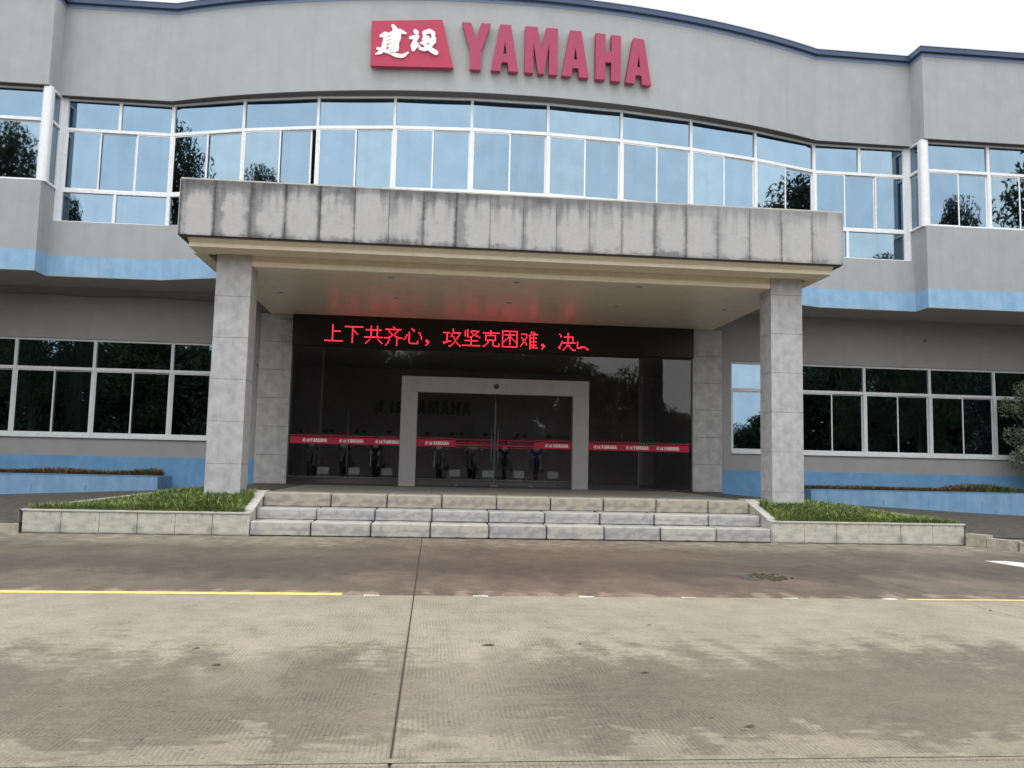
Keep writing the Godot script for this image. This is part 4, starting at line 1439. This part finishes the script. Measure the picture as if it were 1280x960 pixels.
func build_showroom() -> void:
	var pl := thing("display_plinth", "long low dark display plinth behind the entrance glass", "plinth")
	bx("plinth_body", Vector3(-6.3, DOOR_Y, -3.6), Vector3(2.6, 1.02, -1.0), M.room_floor, pl, 0.01)
	bx("plinth_edge", Vector3(-6.3, 1.021, -1.03), Vector3(2.6, 1.034, -0.99), M.dull_frame, pl)
	var proto := make_motorcycle()
	var xs := [-5.6, -4.6, -3.6, -1.6, -0.57, 0.48, 1.5]
	var bodies := ["body_silver", "body_silver", "body_black", "body_silver", "body_silver", "body_black", "body_blue", "body_black"]
	var words := ["silver motorcycle at the far left end of the plinth behind the glass", "silver motorcycle behind the glass joint left of the portal", "black motorcycle just left of the portal's left jamb", "silver motorcycle behind the left side light of the portal", "silver motorcycle behind the left door leaf", "black motorcycle behind the right door leaf", "blue motorcycle behind the right side light of the portal", "black motorcycle on the floor behind the glass right of the portal"]
	for i in xs.size():
		var o := proto
		if i > 0:
			o = proto.duplicate()
			o.name = numbered("motorcycle")
			add_child(o)
		o.position = Vector3(xs[i], 1.02 if i < 7 else DOOR_Y, -2.15)
		o.rotation.y = rng.randf_range(-0.12, 0.12)
		o.scale = Vector3.ONE * 1.08
		for c in o.get_children():
			if c.name == "fairing" or c.name == "tank" or c.name == "mudguard":
				c.material_override = M[bodies[i]]
		tag(o, words[i], "motorcycle", "motorcycles in the showroom")
	var px := [-5.13, -4.2, -3.2, -1.13, -0.1, 0.86, 1.93]
	var pw := ["at the far left of the plinth", "second from the left on the plinth", "just left of the portal", "behind the left side light", "behind the left door leaf", "behind the right door leaf", "behind the right side light"]
	for i in px.size():
		var t := thing("placard", "small pale price placard on a stand %s" % pw[i], "placard", Vector3(px[i], 1.02, -1.25), 0, "placards beside the motorcycles")
		var st := ST()
		box(st, Vector3(-0.17, 0.08, -0.01), Vector3(0.17, 0.30, 0.01), 0.004, Transform3D(Basis(Vector3.RIGHT, -0.2), Vector3.ZERO))
		obj("card", st, M.placard, t)
		bx("stand", Vector3(-0.1, 0.0, -0.08), Vector3(0.1, 0.09, 0.03), M.engine, t, 0.01)
	var wl := obj("wall_lettering", logo_mesh(0.60, 0.06), M.room_letter)
	wl.position = Vector3(-4.15, 3.27, -6.998)
	tag(wl, "dark raised company lettering on the showroom back wall behind the glass", "lettering")

# ---------------------------------------------------------------- trees and shrub
func leaf_cloud(st: SurfaceTool, c: Vector3, r: Vector3, n: int, size: float, g: RandomNumberGenerator) -> void:
	for i in n:
		var d := Vector3(g.randfn(), g.randfn(), g.randfn()).normalized() * pow(g.randf(), 0.45)
		var p := c + d * r
		var u := Vector3(g.randfn(), g.randfn() - 0.3, g.randfn()).normalized()
		var v := u.cross(Vector3(g.randfn(), g.randfn(), g.randfn())).normalized()
		var s := size * g.randf_range(0.6, 1.3)
		var w := s * 0.36
		quad(st, p - u * s * 0.5, p + v * w * 0.5, p + u * s * 0.5, p - v * w * 0.5, v.cross(u))

func make_tree(seed_: int, h: float, spread: float, clumps: int, leaf: String, leaves: int, low: float, size: float) -> Node3D:
	var g := RandomNumberGenerator.new()
	g.seed = seed_
	var t := thing("tree", "", "tree")
	var st := ST()
	var top := Vector3(g.randf_range(-0.4, 0.4), h * 0.8, g.randf_range(-0.4, 0.4))
	tube(st, [Vector3(0, -0.1, 0), Vector3(0.05, h * 0.25, 0.03), top * 0.6, top], [h * 0.024, h * 0.018, h * 0.012, h * 0.004], 8)
	var cr := ST()
	for i in clumps:
		var a := TAU * i * 0.382 + g.randf()
		var v := pow((i + 0.5) / clumps, 0.8)
		var y := lerpf(h * low, h * 0.93, v)
		var rr := spread * (0.30 + 0.75 * sin(PI * clampf(0.18 + 0.78 * v, 0, 1))) * g.randf_range(0.45, 1.0)
		var c := Vector3(cos(a) * rr, y, sin(a) * rr)
		tube(st, [Vector3(0, maxf(y - h * 0.14, h * 0.12), 0) + Vector3(top.x, 0, top.z) * v, c * Vector3(0.5, 1, 0.5) + Vector3(0, -h * 0.03, 0), c], [h * 0.007, h * 0.005, h * 0.002], 5)
		var s := spread * g.randf_range(0.30, 0.52)
		leaf_cloud(cr, c, Vector3(s, s * 0.75, s), leaves / clumps, size, g)
	obj("trunk", st, M.bark, t)
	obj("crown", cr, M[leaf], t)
	return t

func build_trees() -> void:
	var protos := [make_tree(1, 10.0, 3.6, 26, "leaf_0", 9500, 0.12, 0.46), make_tree(2, 12.0, 3.2, 28, "leaf_1", 9500, 0.12, 0.44), make_tree(3, 9.0, 3.9, 24, "leaf_2", 9500, 0.1, 0.46), make_tree(4, 16.0, 3.4, 34, "leaf_0", 15000, 0.2, 0.34)]
	var used := [false, false, false, false]
	# a row across the road behind the viewer, with one gap, and a few tall ones nearer the wings
	var spots := []
	var x := -52.0
	var i := 0
	while x < 66.0:
		if x < 13.8 or x > 26.5:
			spots.append([x, 35.0 + rng.randf_range(-2.5, 3.5), i % 3, 0.84 if x > 6.5 and x < 14.0 else rng.randf_range(0.85, 1.12)])
		x += rng.randf_range(3.6, 5.2)
		i += 1
	for k in [[-40, 43, 2, 1.25], [-27, 44, 0, 1.2], [-14, 43, 1, 1.05], [-2, 44, 2, 1.3], [10.5, 45, 1, 0.86], [33, 44, 1, 1.1], [45, 43, 2, 1.3], [15.2, 40, 0, 0.72], [17.4, 40, 2, 0.66], [19.8, 43, 0, 0.54], [23.0, 40, 2, 0.50], [25.5, 42, 0, 0.6], [-33, 40, 0, 1.1], [-21, 40.5, 2, 1.15], [-8, 40, 0, 1.1], [-5, 38, 2, 1.0], [3, 40, 2, 1.15], [30, 40, 2, 1.0], [38, 40, 0, 1.1]]: spots.append(k)
	for k in [[-21.4, 10.4, 3, 1.02, 0.5], [-24.8, 24.5, 3, 1.17, 0.5], [-22.1, 24.3, 3, 1.04, 0.3], [-33.0, 20.0, 3, 0.9], [24.8, 10.6, 3, 1.12, 0.78], [21.9, 18.7, 3, 0.80, 0.55], [27.6, 22.6, 3, 1.12, 0.4], [35.0, 20.0, 3, 1.1], [32.0, 13.5, 1, 1.0], [-31, 8.0, 1, 1.0]]: spots.append(k)
	# uneven undergrowth below and behind the row
	var g := RandomNumberGenerator.new()
	g.seed = 77
	var un := ST()
	var ux := -62.0
	while ux < 76.0:
		var uh := 2.2 + 1.3 * sin(ux * 0.37) * sin(ux * 0.11 + 2.0) + g.randf() * 0.9
		leaf_cloud(un, Vector3(ux, uh * 0.5, 41.0 + g.randf() * 2.0), Vector3(1.9, uh * 0.62, 1.5), 210, 0.75, g)
		ux += 1.1
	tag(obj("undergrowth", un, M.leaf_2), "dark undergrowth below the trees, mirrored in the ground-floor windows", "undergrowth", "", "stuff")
	for s in spots:
		var o: Node3D = protos[s[2]]
		if used[s[2]]:
			o = o.duplicate()
			o.name = numbered("tree")
			add_child(o)
		used[s[2]] = true
		o.position = Vector3(s[0], -0.06, s[1])
		o.rotation.y = rng.randf() * TAU
		var wide: float = s[3] * (s[4] if s.size() > 4 else 1.0)
		o.scale = Vector3(wide, s[3] * rng.randf_range(0.94, 1.08), wide)
		var kind: String = ["round dark tree", "upright loose-leaved tree", "low broad tree", "tall slender tree"][s[2]]
		var side: String = "left of" if s[0] < -12.0 else ("straight behind" if s[0] < 14.0 else "right of")
		tag(o, "%s %s the viewer, mirrored in the glass" % [kind, ("near the road," if s[1] < 39.0 else "farther off,") + " " + side], "tree", "trees mirrored in the windows")

func build_shrub() -> void:
	var g := RandomNumberGenerator.new()
	g.seed = 9
	var t := thing("shrub", "dark leafy shrub in front of the last ground-floor window at right", "shrub", Vector3(16.75, 0.95, 0.6))
	var st := ST()
	var cr := ST()
	for i in 26:
		var a := TAU * i * 0.382
		var y := g.randf_range(0.5, 3.3)
		var r := g.randf_range(0.35, 1.15) * (1.0 - 0.25 * absf(y - 1.6) / 1.7)
		var c := Vector3(cos(a) * r, y, sin(a) * r * 0.55 + 0.1)
		tube(st, [Vector3(cos(a) * 0.05, 0, sin(a) * 0.05), Vector3(c.x * 0.35, y * 0.55, c.z * 0.35), c], [0.03, 0.018, 0.006], 5)
		leaf_cloud(cr, c, Vector3(0.40, 0.34, 0.32), 230, 0.13, g)
	obj("stems", st, M.bark, t)
	obj("foliage", cr, M.shrub_leaf, t)

# ---------------------------------------------------------------- everything
func _ready() -> void:
	rng.seed = 20240
	# camera
	var cam := Camera3D.new()
	cam.name = "camera"
	add_child(cam)
	cam.transform = Transform3D(Basis(Vector3(0.9953, 0.0223, 0.0946), Vector3(-0.0310, 0.9953, 0.0914), Vector3(-0.0921, -0.0939, 0.9913)).orthonormalized(), Vector3(-1.7967, 1.6, 24.4073))
	cam.fov = 49.964
	cam.near = 0.1
	cam.far = 1200.0
	cam.current = true
	# sky and light
	var we := WorldEnvironment.new()
	we.name = "environment"
	var e := Environment.new()
	e.background_mode = Environment.BG_SKY
	var sm := PanoramaSkyMaterial.new()
	sm.panorama = sky_panorama()
	e.sky = Sky.new()
	e.sky.sky_material = sm
	e.background_energy_multiplier = 2.1
	e.tonemap_mode = Environment.TONE_MAPPER_LINEAR
	e.tonemap_exposure = 1.0
	e.sdfgi_enabled = true
	e.ssao_enabled = true
	e.ssil_enabled = true
	we.environment = e
	add_child(we)
	var sun := DirectionalLight3D.new()
	sun.name = "sun"
	sun.light_energy = 0.35
	sun.light_color = Color(1.0, 0.98, 0.95)
	sun.light_angular_distance = 25.0
	sun.shadow_enabled = true
	add_child(sun)
	sun.rotation_degrees = Vector3(-62, -18, 0)
	make_materials()
	build_ground()
	build_building()
	build_canopy()
	build_columns()
	build_steps()
	build_storefront()
	build_led()
	build_sign()
	build_planters()
	build_beds()
	build_trees()
	build_shrub()
	build_showroom()
